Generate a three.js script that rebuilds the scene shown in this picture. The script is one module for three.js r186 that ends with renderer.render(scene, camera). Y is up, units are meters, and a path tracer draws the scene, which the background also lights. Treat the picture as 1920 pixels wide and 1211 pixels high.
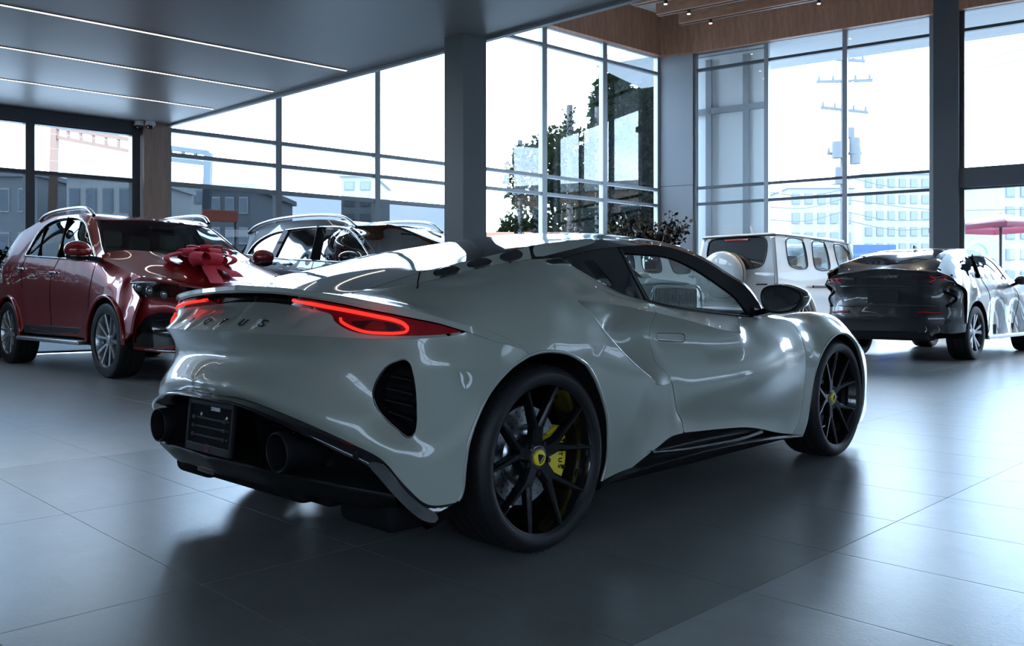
import * as THREE from 'three';
import { mergeGeometries, toCreasedNormals } from 'three/addons/utils/BufferGeometryUtils.js';
import { RoundedBoxGeometry } from 'three/addons/geometries/RoundedBoxGeometry.js';
import { TextGeometry } from 'three/addons/geometries/TextGeometry.js';
import { FontLoader } from 'three/addons/loaders/FontLoader.js';
import { RectAreaLightUniformsLib } from 'three/addons/lights/RectAreaLightUniformsLib.js';

// ---------------------------------------------------------------- camera, sky, exposure
const scene = new THREE.Scene();
const renderer = new THREE.WebGLRenderer();
renderer.toneMapping = THREE.LinearToneMapping;
renderer.toneMappingExposure = 1.95;
renderer.shadowMap.enabled = true;
RectAreaLightUniformsLib.init();

const FOCAL = 1615.4, PX0 = 960, PY0 = 556, EYE = 0.925;          // pinhole fitted to the photograph (1920 x 1211)
const camera = new THREE.PerspectiveCamera(2 * Math.atan(605.5 / FOCAL) * 180 / Math.PI, 1920 / 1211, 0.05, 600);
camera.position.set(0, EYE, 0);
camera.lookAt(0, EYE, -10);
camera.setViewOffset(1920, 1211, 0, 605.5 - PY0, 1920, 1211);
scene.add(camera);

function rng(seed) { let s = seed >>> 0; return () => { s = (s + 0x6D2B79F5) | 0; let t = Math.imul(s ^ (s >>> 15), 1 | s); t = (t + Math.imul(t ^ (t >>> 7), 61 | t)) ^ t; return ((t ^ (t >>> 14)) >>> 0) / 4294967296; }; }
function valueNoise(seed) {
  const r = rng(seed), N = 64, g = Array.from({ length: N * N }, () => r());
  return (x, y) => {
    const xi = Math.floor(x), yi = Math.floor(y), fx = x - xi, fy = y - yi;
    const sx = fx * fx * (3 - 2 * fx), sy = fy * fy * (3 - 2 * fy);
    const at = (i, j) => g[(((j % N) + N) % N) * N + (((i % N) + N) % N)];
    return (at(xi, yi) * (1 - sx) + at(xi + 1, yi) * sx) * (1 - sy) + (at(xi, yi + 1) * (1 - sx) + at(xi + 1, yi + 1) * sx) * sy;
  };
}
// bright hazy daylight sky with thin cloud, the same all the way round
{
  const W = 1024, H = 512, d = new Float32Array(W * H * 4), n1 = valueNoise(5), n2 = valueNoise(9);
  for (let j = 0; j < H; j++) for (let i = 0; i < W; i++) {
    const el = (j + 0.5) / H * Math.PI - Math.PI / 2, k = (j * W + i) * 4;
    const u = i / W * 64, v = el * 14;
    let c = 0.5 * n1(u, v * 1.6) + 0.3 * n2(u * 2, v * 3.2) + 0.2 * n1(u * 4, v * 6);
    c = Math.min(1, Math.max(0, (c - 0.36) * 3.2));
    const up = Math.max(0, Math.sin(el));
    const b = 1.0;
    const blue = [0.47, 0.76, 1.16], white = [0.88, 1.0, 1.12];
    const haze = Math.max(0, 1 - up * 3.0) * 0.6;
    for (let q = 0; q < 3; q++) { const base = blue[q] * (1 - haze) + white[q] * haze; d[k + q] = b * (base * (1 - 0.7 * c) + white[q] * 0.7 * c); }
    d[k + 3] = 1;
  }
  const t = new THREE.DataTexture(d, W, H, THREE.RGBAFormat, THREE.FloatType);
  t.mapping = THREE.EquirectangularReflectionMapping; t.magFilter = THREE.LinearFilter; t.needsUpdate = true;
  scene.background = t; scene.backgroundIntensity = 7;
}
// ---------------------------------------------------------------- helpers
const V = (x, y, z) => new THREE.Vector3(x, y, z);
const used = new Map();
function numbered(name) { const n = used.get(name) ?? 0; used.set(name, n + 1); return n ? name + '_' + String(n).padStart(3, '0') : name; }
function tag(o, label, category, group, kind) { o.userData.label = label; if (category) o.userData.category = category; if (group) o.userData.group = group; if (kind) o.userData.kind = kind; return o; }
function mesh(name, geo, mat, parent) {
  const m = new THREE.Mesh(Array.isArray(geo) ? merge(geo) : geo, mat); m.castShadow = m.receiveShadow = true;
  if (parent) { m.name = name; parent.add(m); } else { m.name = numbered(name); scene.add(m); }
  return m;
}
function thing(name, label, category, pos = [0, 0, 0], turn = 0, group) {
  const g = new THREE.Group(); g.name = numbered(name); g.position.set(...pos); g.rotation.y = turn; scene.add(g); tag(g, label, category, group); return g;
}
function structure(name, geo, mat) { const m = mesh(name, geo, mat); m.userData.kind = 'structure'; return m; }
function plain(g) { // position + normal + uv, non-indexed
  let o = g.index ? g.toNonIndexed() : g.clone();
  if (!o.attributes.normal) o.computeVertexNormals();
  for (const k of Object.keys(o.attributes)) if (!['position', 'normal', 'uv'].includes(k)) o.deleteAttribute(k);
  if (!o.attributes.uv) o.setAttribute('uv', new THREE.BufferAttribute(new Float32Array(o.attributes.position.count * 2), 2));
  o.clearGroups?.(); o.morphAttributes = {}; return o;
}
function merge(list) { return mergeGeometries(list.filter(Boolean).map(plain), false); }
function box(sx, sy, sz, x = 0, y = 0, z = 0, r = 0) {
  const g = r > 0 ? new RoundedBoxGeometry(sx, sy, sz, 2, Math.min(r, sx / 2.01, sy / 2.01, sz / 2.01)) : new THREE.BoxGeometry(sx, sy, sz);
  return g.translate(x, y, z);
}
function tube(pts, r, seg = 8, n, closed = false) {
  const c = new THREE.CatmullRomCurve3(pts.map((p) => (p.isVector3 ? p : V(...p))), closed, 'centripetal');
  return new THREE.TubeGeometry(c, n ?? Math.max(8, pts.length * 6), r, seg, closed);
}
function bar(a, b, w, h, roll = 0) { // straight box bar from a to b; w sideways, h in height
  a = a.isVector3 ? a : V(...a); b = b.isVector3 ? b : V(...b);
  const L = a.distanceTo(b), g = new THREE.BoxGeometry(w, h, L), d = b.clone().sub(a).normalize();
  let up = Math.abs(d.y) > 0.99 ? V(1, 0, 0) : V(0, 1, 0); const x = up.clone().cross(d).normalize(); up = d.clone().cross(x);
  const m = new THREE.Matrix4().makeBasis(x, up, d).setPosition(a.clone().add(b).multiplyScalar(0.5));
  if (roll) g.rotateZ(roll); return g.applyMatrix4(m);
}
function mirrorZ(g) {
  const o = plain(g), p = o.attributes.position, n = o.attributes.normal, u = o.attributes.uv;
  for (let i = 0; i < p.count; i++) { p.setZ(i, -p.getZ(i)); n.setZ(i, -n.getZ(i)); }
  for (let i = 0; i < p.count; i += 3) for (const at of [p, n, u]) for (let k = 0; k < at.itemSize; k++) { const t = at.array[(i + 1) * at.itemSize + k]; at.array[(i + 1) * at.itemSize + k] = at.array[(i + 2) * at.itemSize + k]; at.array[(i + 2) * at.itemSize + k] = t; }
  return o;
}
const both = (g) => [g, mirrorZ(g)];
function pair(name, g, mat, parent) { mesh(name, plain(g), mat, parent); return mesh(name, mirrorZ(g), mat, parent); }
function smooth(pts, per = 6, closed = false) { // dense centripetal spline through points
  const c = new THREE.CatmullRomCurve3(pts, closed, 'centripetal'); return c.getPoints((pts.length - (closed ? 0 : 1)) * per);
}
function resample(pts, n) {
  const L = [0]; for (let i = 1; i < pts.length; i++) L.push(L[i - 1] + pts[i].distanceTo(pts[i - 1]));
  const out = []; let k = 0; for (let i = 0; i <= n; i++) { const s = L[L.length - 1] * i / n; while (k < pts.length - 2 && L[k + 1] < s) k++; const f = (s - L[k]) / Math.max(1e-9, L[k + 1] - L[k]); out.push(pts[k].clone().lerp(pts[k + 1], Math.min(1, f))); }
  return out;
}
// surface lofted through rows of points (each row the same length); smooth across unless hard
function loft(rows, { hard = false, closedU = false, flip = false } = {}) {
  const n = rows[0].length, m = rows.length, pos = [], idx = [], uv = [];
  for (let j = 0; j < m; j++) for (let i = 0; i < n; i++) { const p = rows[j][i]; pos.push(p.x, p.y, p.z); uv.push(i / (n - 1), j / (m - 1)); }
  for (let j = 0; j < m - 1; j++) for (let i = 0; i < n - 1 + (closedU ? 1 : 0); i++) {
    const a = j * n + i, b = j * n + (i + 1) % n, c = a + n, d = b + n;
    if (flip) idx.push(a, c, b, b, c, d); else idx.push(a, b, c, b, d, c);
  }
  const g = new THREE.BufferGeometry(); g.setAttribute('position', new THREE.Float32BufferAttribute(pos, 3)); g.setAttribute('uv', new THREE.Float32BufferAttribute(uv, 2)); g.setIndex(idx);
  if (hard) { const o = g.toNonIndexed(); o.computeVertexNormals(); return o; }
  g.computeVertexNormals(); return g;
}
function ribbon(a, b, n = 60, o = {}) { return loft([resample(a, n), resample(b, n)], o); }
function ribbons(curves, n = 60, o = {}) { return loft(curves.map((c) => resample(c, n)), o); }
// thin-plate spline through scattered (u, v) -> w
function thinPlate(pts, lambda = 0) {
  const n = pts.length, N = n + 3, A = [], k = (r2) => (r2 < 1e-12 ? 0 : 0.5 * r2 * Math.log(r2));
  for (let i = 0; i < n; i++) { const row = new Float64Array(N + 1); for (let j = 0; j < n; j++) row[j] = k((pts[i][0] - pts[j][0]) ** 2 + (pts[i][1] - pts[j][1]) ** 2); row[i] += lambda; row[n] = 1; row[n + 1] = pts[i][0]; row[n + 2] = pts[i][1]; row[N] = pts[i][2]; A.push(row); }
  for (let q = 0; q < 3; q++) { const row = new Float64Array(N + 1); for (let j = 0; j < n; j++) row[j] = q === 0 ? 1 : pts[j][q - 1]; A.push(row); }
  for (let c = 0; c < N; c++) {
    let p = c; for (let r = c + 1; r < N; r++) if (Math.abs(A[r][c]) > Math.abs(A[p][c])) p = r;
    [A[c], A[p]] = [A[p], A[c]]; const pv = A[c][c] || 1e-12;
    for (let r = c + 1; r < N; r++) { const f = A[r][c] / pv; if (f !== 0) for (let q = c; q <= N; q++) A[r][q] -= f * A[c][q]; }
  }
  const w = new Float64Array(N); for (let r = N - 1; r >= 0; r--) { let s = A[r][N]; for (let q = r + 1; q < N; q++) s -= A[r][q] * w[q]; w[r] = s / (A[r][r] || 1e-12); }
  return (u, v) => { let s = w[n] + w[n + 1] * u + w[n + 2] * v; for (let j = 0; j < n; j++) s += w[j] * k((u - pts[j][0]) ** 2 + (v - pts[j][1]) ** 2); return s; };
}
function thin(list, d = 0.012) { // drop near-duplicate data points
  const out = []; for (const p of list) if (!out.some((q) => q.distanceToSquared(p) < d * d)) out.push(p); return out;
}
function polySdf(poly) { // poly: [[u,v],...]; negative inside
  return (u, v) => {
    let d = 1e9, inside = false;
    for (let i = 0, j = poly.length - 1; i < poly.length; j = i++) {
      const [ax, ay] = poly[j], [bx, by] = poly[i], ex = bx - ax, ey = by - ay, wx = u - ax, wy = v - ay;
      const t = Math.max(0, Math.min(1, (wx * ex + wy * ey) / (ex * ex + ey * ey || 1e-12))), dx = wx - ex * t, dy = wy - ey * t; d = Math.min(d, dx * dx + dy * dy);
      if ((ay > v) !== (by > v) && u < (bx - ax) * (v - ay) / (by - ay) + ax) inside = !inside;
    }
    return inside ? -Math.sqrt(d) : Math.sqrt(d);
  };
}
const FRAME = { // e1, e2, outward n (e1 x e2 = n)
  side: [V(1, 0, 0), V(0, 1, 0), V(0, 0, 1)],
  top: [V(1, 0, 0), V(0, 0, -1), V(0, 1, 0)],
  rear: [V(0, 0, 1), V(0, 1, 0), V(-1, 0, 0)],
  front: [V(0, 0, -1), V(0, 1, 0), V(1, 0, 0)],
  shoulder: [V(1, 0, 0), V(0, Math.SQRT1_2, -Math.SQRT1_2), V(0, Math.SQRT1_2, Math.SQRT1_2)],
  corner: [V(Math.SQRT1_2, 0, Math.SQRT1_2), V(0, 1, 0), V(-Math.SQRT1_2, 0, Math.SQRT1_2)],
  fcorner: [V(Math.SQRT1_2, 0, -Math.SQRT1_2), V(0, 1, 0), V(Math.SQRT1_2, 0, Math.SQRT1_2)],
};
function softened(f, r) { if (!r) return f; const k = [[1, 0], [-1, 0], [0, 1], [0, -1], [0.7, 0.7], [-0.7, 0.7], [0.7, -0.7], [-0.7, -0.7]]; return baked((u, v) => { let s = 3 * f(u, v); for (const [a, b] of k) s += f(u + a * r, v + b * r) + 0.5 * f(u + a * r * 0.5, v + b * r * 0.5); return s / 15; }, 0.012); }
function baked(f, h) { // the same surface, sampled on a fine grid and read back with cubic interpolation
  const cache = new Map(), node = (i, j) => { const k = i * 8192 + j; let x = cache.get(k); if (x === undefined) { x = f(i * h, j * h); cache.set(k, x); } return x; };
  const c = (t) => [((-t + 2) * t - 1) * t / 2, ((3 * t - 5) * t * t + 2) / 2, ((-3 * t + 4) * t + 1) * t / 2, (t - 1) * t * t / 2];
  return (u, v) => { const i = Math.floor(u / h), j = Math.floor(v / h), a = c(u / h - i), b = c(v / h - j); let s = 0; for (let p = 0; p < 4; p++) for (let q = 0; q < 4; q++) s += a[p] * b[q] * node(i - 1 + p, j - 1 + q); return s; };
}
function surface(data, frame, lambda = 0, soft = 0) {
  const [e1, e2, n] = FRAME[frame], pts = thin(data).map((p) => [p.dot(e1), p.dot(e2), p.dot(n)]), f = softened(thinPlate(pts, lambda), soft);
  return { e1, e2, n, f, at: (u, v) => e1.clone().multiplyScalar(u).addScaledVector(e2, v).addScaledVector(n, f(u, v)), uvOf: (p) => [p.dot(e1), p.dot(e2)], on(p) { const [u, v] = this.uvOf(p); return this.at(u, v); } };
}
// surface fitted as an offset from an upright wall that follows a plan curve (points V(x, 0, z) from one side round to the other)
function wrapped(planPts, data, lambda = 0, soft = 0) {
  const c = smooth(planPts, 10), Ls = [0]; for (let i = 1; i < c.length; i++) Ls.push(Ls[i - 1] + c[i].distanceTo(c[i - 1]));
  const mid = Ls[Ls.length - 1] / 2;
  const tang = c.map((p, i) => c[Math.min(c.length - 1, i + 1)].clone().sub(c[Math.max(0, i - 1)]).normalize());
  const base = (u) => { const s = u + mid; let i = 0, j = c.length - 2; while (i < j) { const m = (i + j + 1) >> 1; if (Ls[m] <= s) i = m; else j = m - 1; } const t = (s - Ls[i]) / (Ls[i + 1] - Ls[i]), tt = Math.max(0, Math.min(1, t)), T = tang[i].clone().lerp(tang[i + 1], tt).normalize(); return [c[i].clone().lerp(c[i + 1], t), V(-T.z, 0, T.x)]; };
  const S = {
    uvOf(p) { let best = 1e9, b = 0; for (let i = 0; i < c.length; i++) { const d = (c[i].x - p.x) ** 2 + (c[i].z - p.z) ** 2; if (d < best) { best = d; b = i; } }
      let lo = Ls[Math.max(0, b - 1)] - mid, hi = Ls[Math.min(c.length - 1, b + 1)] - mid; const g = (u) => { const [o, n] = base(u); return (p.x - o.x) * n.z - (p.z - o.z) * n.x; };
      let gl = g(lo), gh = g(hi); if (gl * gh > 0) return [Ls[b] - mid, p.y]; for (let q = 0; q < 24; q++) { const m = (lo + hi) / 2, gm = g(m); if (gm * gl > 0) { lo = m; gl = gm; } else hi = m; } return [(lo + hi) / 2, p.y]; },
    off(p) { const [u] = S.uvOf(p), [o, n] = base(u); return (p.x - o.x) * n.x + (p.z - o.z) * n.z; },
    at(u, v) { const [o, n] = base(u); return V(o.x, v, o.z).addScaledVector(n, S.f(u, v)); },
    on(p) { const [u, v] = S.uvOf(p); return S.at(u, v); },
    normal(p) { const [u, v] = S.uvOf(p), E = 0.004; return S.at(u + E, v).sub(S.at(u - E, v)).cross(S.at(u, v + E).sub(S.at(u, v - E))).normalize(); },
  };
  S.f = softened(thinPlate(thin(data).map((p) => [...S.uvOf(p), S.off(p)]), lambda), soft);
  return S;
}
// panel of a fitted surface, trimmed to an outline (3-D points), with holes and a folded edge
function panel(S, outline, { step = 0.012, gap = 0, holes = [], skirt = 0.012, lift = 0 } = {}) {
  const poly = outline.map((p) => S.uvOf(p)), sd = polySdf(poly), hs = holes.map((h) => polySdf(h.map((p) => S.uvOf(p))));
  const dist = (u, v) => { let d = sd(u, v) + gap; for (const h of hs) d = Math.max(d, -h(u, v) + gap); return d; };
  let u0 = 1e9, u1 = -1e9, v0 = 1e9, v1 = -1e9; for (const [u, v] of poly) { u0 = Math.min(u0, u); u1 = Math.max(u1, u); v0 = Math.min(v0, v); v1 = Math.max(v1, v); }
  const nu = Math.max(2, Math.ceil((u1 - u0) / step) + 1), nv = Math.max(2, Math.ceil((v1 - v0) / step) + 1), du = (u1 - u0) / (nu - 1), dv = (v1 - v0) / (nv - 1);
  const D = new Float64Array(nu * nv); for (let j = 0; j < nv; j++) for (let i = 0; i < nu; i++) D[j * nu + i] = dist(u0 + i * du, v0 + j * dv);
  const verts = [], key = new Map();
  const put = (u, v, k) => { if (key.has(k)) return key.get(k); const id = verts.length; verts.push([u, v]); key.set(k, id); return id; };
  const corner = (a) => put(u0 + (a % nu) * du, v0 + Math.floor(a / nu) * dv, 'c' + a);
  const cut = (a, b) => { if (a > b) [a, b] = [b, a]; const k = 'e' + a + '_' + b; if (key.has(k)) return key.get(k);
    const au = u0 + (a % nu) * du, av = v0 + Math.floor(a / nu) * dv, bu = u0 + (b % nu) * du, bv = v0 + Math.floor(b / nu) * dv;
    let lo = 0, hi = 1, s = D[a] < 0; for (let q = 0; q < 14; q++) { const m = (lo + hi) / 2; if ((dist(au + (bu - au) * m, av + (bv - av) * m) < 0) === s) lo = m; else hi = m; }
    const t = (lo + hi) / 2; return put(au + (bu - au) * t, av + (bv - av) * t, k); };
  const tri = [], edges = [];
  const emit = (a, b, c) => {
    const q = [a, b, c], s = q.map((x) => D[x] < 0), n = s[0] + s[1] + s[2]; if (n === 0) return;
    if (n === 3) { tri.push(corner(a), corner(b), corner(c)); return; }
    if (n === 1) { const k = s.indexOf(true), A = q[k], B = q[(k + 1) % 3], C = q[(k + 2) % 3], e = cut(A, B), f = cut(A, C); tri.push(corner(A), e, f); edges.push([e, f]); }
    else { const k = s.indexOf(false), A = q[k], B = q[(k + 1) % 3], C = q[(k + 2) % 3], e = cut(A, B), f = cut(A, C); tri.push(e, corner(B), corner(C), e, corner(C), f); edges.push([f, e]); }
  };
  for (let j = 0; j < nv - 1; j++) for (let i = 0; i < nu - 1; i++) { const a = j * nu + i, b = a + 1, c = a + nu, d = c + 1; if ((i + j) & 1) { emit(a, b, c); emit(b, d, c); } else { emit(a, b, d); emit(a, d, c); } }
  const P = [], Nn = [], U = [], E = 0.004;
  for (const [u, v] of verts) {
    const p = S.at(u, v), n = S.at(u + E, v).sub(S.at(u - E, v)).cross(S.at(u, v + E).sub(S.at(u, v - E))).normalize();
    p.addScaledVector(n, lift); P.push(p); Nn.push(n); U.push([u, v]);
  }
  const pos = [], nor = [], uv = [], push = (p, n, t) => { pos.push(p.x, p.y, p.z); nor.push(n.x, n.y, n.z); uv.push(t[0], t[1]); };
  for (const t of tri) push(P[t], Nn[t], U[t]);
  if (skirt > 0) for (const [a, b] of edges) {
    const A = P[a], B = P[b], A2 = A.clone().addScaledVector(Nn[a], -skirt), B2 = B.clone().addScaledVector(Nn[b], -skirt);
    const out = B.clone().sub(A).cross(Nn[a]).normalize();
    push(A, out, U[a]); push(A2, out, U[a]); push(B2, out, U[b]); push(A, out, U[a]); push(B2, out, U[b]); push(B, out, U[b]);
  }
  const g = new THREE.BufferGeometry(); g.setAttribute('position', new THREE.Float32BufferAttribute(pos, 3)); g.setAttribute('normal', new THREE.Float32BufferAttribute(nor, 3)); g.setAttribute('uv', new THREE.Float32BufferAttribute(uv, 2));
  return g;
}
// pixel of the photograph -> point of a thing's own axes (x forward, y up, z to its right) on a plane or a plan curve of that thing
function rig(x0, depth0, turn) {
  const c = Math.cos(turn), s = Math.sin(turn);
  const toLocal = (X, Y, Z) => V(X * c + Z * s, Y, X * s - Z * c);
  const o = toLocal(-x0, EYE, -depth0);
  const R = {
    pos: [x0, 0, -depth0], turn,
    ray: (px, py) => toLocal((px - PX0) / FOCAL, -(py - PY0) / FOCAL, 1),
    at(px, py, ax, v) {
      const d = R.ray(px, py);
      if (typeof ax === 'function') { // plan curve x = ax(|z|): first hit from the camera
        let t = 0.4, q = (k) => { const p = o.clone().addScaledVector(d, k); return p.x - ax(Math.abs(p.z)); }, f = q(t);
        for (let k = 0.4; k < 30; k += 0.01) { const f2 = q(k); if (f2 * f <= 0 && Math.abs(o.z + d.z * k) < 1.2) { let lo = k - 0.01, hi = k; for (let i = 0; i < 30; i++) { const m = (lo + hi) / 2; if (q(m) * f <= 0) hi = m; else lo = m; } return o.clone().addScaledVector(d, hi); } f = f2; }
        throw new Error('no hit ' + px + ',' + py);
      }
      const t = (v - o[ax]) / d[ax]; return o.clone().addScaledVector(d, t);
    },
    // run of pixels; every entry [px, py, value] on planes of one axis, value interpolated by the caller
    run: (ax, list) => list.map(([px, py, v]) => R.at(px, py, ax, v)),
    plan: (f, list) => list.map(([px, py]) => R.at(px, py, f)),
    project(p) { const X = x0 + p.x * c + p.z * s, Z = depth0 + p.x * s - p.z * c; return [PX0 + FOCAL * X / Z, PY0 - FOCAL * (p.y - EYE) / Z]; },
  };
  return R;
}
function table(xs, ys) { return (x) => { if (x <= xs[0]) return ys[0]; for (let i = 1; i < xs.length; i++) if (x <= xs[i]) { const t = (x - xs[i - 1]) / (xs[i] - xs[i - 1]); return ys[i - 1] + (ys[i] - ys[i - 1]) * t; } return ys[ys.length - 1]; }; }
const worldAt = (px, py, depth) => V((px - PX0) / FOCAL * depth, EYE - (py - PY0) / FOCAL * depth, -depth);
const font = await new FontLoader().loadAsync('fonts/droid/droid_sans_bold.typeface.json');
const fontR = await new FontLoader().loadAsync('fonts/droid/droid_sans_regular.typeface.json');
function text(s, size, depth = 0.002, f = font, track = 0) { // centred on the origin in the xy plane
  const parts = []; let x = 0;
  for (const ch of s) { const w = (f.data.glyphs[ch]?.ha ?? 500) * size / f.data.resolution; if (ch !== ' ') parts.push(new TextGeometry(ch, { font: f, size, depth, curveSegments: 4, bevelEnabled: false }).translate(x, 0, 0)); x += w + track; }
  const g = merge(parts); g.computeBoundingBox(); const b = g.boundingBox; return g.translate(-(b.min.x + b.max.x) / 2, -(b.min.y + b.max.y) / 2, 0);
}
function basis(o, x, y, z) { return new THREE.Matrix4().makeBasis(x, y, z).setPosition(o); }
// ---------------------------------------------------------------- materials
const std = (color, roughness = 0.6, metalness = 0, more = {}) => new THREE.MeshStandardMaterial({ color, roughness, metalness, side: THREE.DoubleSide, ...more });
const phys = (color, roughness, metalness, more = {}) => new THREE.MeshPhysicalMaterial({ color, roughness, metalness, side: THREE.DoubleSide, ...more });
const lin = (r, g, b) => new THREE.Color().setRGB(r, g, b);
function noiseTexture(size, fn, srgb = false, repeat = 1) {
  const d = new Uint8Array(size * size * 4);
  for (let j = 0; j < size; j++) for (let i = 0; i < size; i++) { const c = fn(i / size, j / size, i, j), k = (j * size + i) * 4; const a = Array.isArray(c) ? c : [c, c, c]; for (let q = 0; q < 3; q++) d[k + q] = Math.max(0, Math.min(255, Math.round(a[q] * 255))); d[k + 3] = 255; }
  const t = new THREE.DataTexture(d, size, size); t.wrapS = t.wrapT = THREE.RepeatWrapping; t.magFilter = THREE.LinearFilter; t.minFilter = THREE.LinearMipmapLinearFilter; t.generateMipmaps = true; t.repeat.set(repeat, repeat); if (srgb) t.colorSpace = THREE.SRGBColorSpace; t.needsUpdate = true; return t;
}
const paint = (color, more = {}) => phys(color, 0.32, 0.0, { clearcoat: 1, clearcoatRoughness: 0.02, ...more });
const M = {
  grey: paint(lin(0.275, 0.292, 0.252)),
  red: phys(lin(0.26, 0.008, 0.010), 0.28, 0.35, { clearcoat: 1, clearcoatRoughness: 0.02 }),
  blackPaint: paint(lin(0.008, 0.008, 0.010)),
  white: paint(lin(0.52, 0.53, 0.53)),
  silver: paint(lin(0.45, 0.5, 0.56)),
  gloss: phys(lin(0.006, 0.006, 0.007), 0.12, 0, { clearcoat: 1, clearcoatRoughness: 0.02 }),
  spokes: phys(lin(0.004, 0.004, 0.0045), 0.2, 0, { specularIntensity: 0.45 }),
  satin: phys(lin(0.008, 0.008, 0.009), 0.42, 0, { specularIntensity: 0.4 }),
  matt: phys(lin(0.007, 0.007, 0.008), 0.85, 0, { specularIntensity: 0.25 }),
  rubber: phys(lin(0.012, 0.0125, 0.0135), 0.5, 0, { specularIntensity: 0.6 }),
  trim: phys(lin(0.014, 0.0145, 0.015), 0.5, 0, { specularIntensity: 0.5 }),
  chrome: std(lin(0.85, 0.87, 0.9), 0.09, 1),
  satinMetal: std(lin(0.62, 0.64, 0.66), 0.3, 1),
  disc: std(lin(0.32, 0.33, 0.34), 0.36, 1),
  yellow: phys(lin(0.80, 0.62, 0.01), 0.35, 0, { clearcoat: 0.6 }),
  darkGlass: phys(lin(0.010, 0.011, 0.012), 0.04, 0, { clearcoat: 1, clearcoatRoughness: 0.0 }),
  glass: phys(lin(0.82, 0.86, 0.86), 0.0, 0, { transmission: 1, thickness: 0, ior: 1.5 }),
  tint: phys(lin(0.16, 0.17, 0.175), 0.0, 0, { transmission: 1, thickness: 0, ior: 1.5 }),
  screenTint: phys(lin(0.45, 0.5, 0.47), 0.0, 0, { transmission: 1, thickness: 0, ior: 1.5 }),
  lens: phys(lin(0.24, 0.003, 0.006), 0.08, 0, { clearcoat: 1 }),
  lensDark: phys(lin(0.03, 0.002, 0.003), 0.08, 0, { clearcoat: 1 }),
  redLight: std(lin(0.5, 0.01, 0.01), 0.4, 0, { emissive: lin(1, 0.035, 0.02), emissiveIntensity: 0.55 }),
  whitePrint: std(lin(0.7, 0.7, 0.7), 0.5),
  redPrint: std(lin(0.30, 0.02, 0.03), 0.5),
  seat: std(lin(0.02, 0.02, 0.021), 0.6),
  paleSeat: std(lin(0.30, 0.29, 0.27), 0.65),
};
// ---------------------------------------------------------------- showroom
// plan points are (X, depth) in front of the camera; world z = -depth
const dirF = [Math.cos(0.7028), Math.sin(0.7028)], norF = [-dirF[1], dirF[0]], SC = 1.077, OFF = 14.3 * SC, hy = (h) => (h - EYE) * SC + EYE; // the hall's size follows from the cars that stand in it
const facade = (t) => [norF[0] * OFF + dirF[0] * t, norF[1] * OFF + dirF[1] * t];
const facadeT = (px) => { const k = (px - PX0) / FOCAL, s = OFF / (norF[0] * k + norF[1]); return (k * s - norF[0] * OFF) * dirF[0] + (s - norF[1] * OFF) * dirF[1]; };
const dirR = [0.836, -0.549], right = (t) => [4.55 * SC + dirR[0] * t, 21.6 * SC + dirR[1] * t];
const rightT = (px) => { const k = (px - PX0) / FOCAL; return (4.55 - k * 21.6) * SC / (k * dirR[1] - dirR[0]); };
const P3 = (p, y) => V(p[0], y, -p[1]);
const E0 = [-5.62 * SC, 13.97 * SC], E1 = [11.6 * SC, -1.3 * SC], CORNER = facade(17.0 * SC), REND = right(16), SIDE = [9.5, -6], BACKL = [-16, -6], LEFT = facade(-6);
const LOW = hy(3.68), HIGH = hy(8.0), Y1 = hy(2.76), Y2 = hy(3.23), Y3 = hy(3.63), Y4 = hy(6.57), Y5 = hy(7.0);
function slabGeo(poly, y0, y1) { // horizontal slab from a plan polygon
  const s = new THREE.Shape(poly.map(([x, d]) => new THREE.Vector2(x, d))); return new THREE.ExtrudeGeometry(s, { depth: y1 - y0, bevelEnabled: false }).rotateX(-Math.PI / 2).translate(0, y0, 0);
}
function wallGeo(a, b, y0, y1, th = 0.2, inset = 0) { // upright slab between plan points; inset > 0 shifts it to the left of a -> b
  const A = P3(a, 0), B = P3(b, 0), L = A.distanceTo(B), d = B.clone().sub(A).normalize(), n = V(-d.z, 0, d.x), g = new THREE.BoxGeometry(L, y1 - y0, th);
  const uv = g.attributes.uv, p = g.attributes.position; for (let i = 0; i < uv.count; i++) uv.setXY(i, p.getX(i) + p.getZ(i), p.getY(i));
  return g.applyMatrix4(new THREE.Matrix4().makeBasis(d, V(0, 1, 0), d.clone().cross(V(0, 1, 0))).setPosition(A.clone().add(B).multiplyScalar(0.5).addScaledVector(n, inset).setY((y0 + y1) / 2)));
}
let windowCount = 0;
const nA = valueNoise(21), nB = valueNoise(33), nC = valueNoise(47);
const woodMap = (base, dark, size = 512) => noiseTexture(size, (u, v) => { const g = nA(u * 64, v * 4) * 0.5 + nB(u * 128 + 7, v * 8) * 0.3 + nC(u * 16, v * 2) * 0.4, board = nB(Math.floor(u * 8) * 7.3, 3) * 0.25; const k = Math.min(1, Math.max(0, g * 0.75 + board - 0.15)); return base.map((b, q) => b * (1 - k) + dark[q] * k); }, true);
const wood = std(0xffffff, 0.55, 0, { map: woodMap([0.60, 0.43, 0.33], [0.42, 0.28, 0.21]) });
const woodPale = std(0xffffff, 0.55, 0, { map: woodMap([0.60, 0.52, 0.47], [0.46, 0.39, 0.35]) });
const frameDark = std(lin(0.045, 0.053, 0.064), 0.42, 0.25);
const frameGrey = std(lin(0.19, 0.205, 0.225), 0.4, 0.3);
const ceilMat = std(lin(0.30, 0.30, 0.295), 0.38, 0.0, { bumpMap: noiseTexture(256, (u, v) => nA(u * 64, v * 64) * 0.6 + nB(u * 16, v * 16) * 0.4), bumpScale: 0.0004 });
const wallMat = std(lin(0.16, 0.16, 0.165), 0.7);
const panelMat = std(lin(0.20, 0.215, 0.235), 0.45, 0.2);
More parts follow.
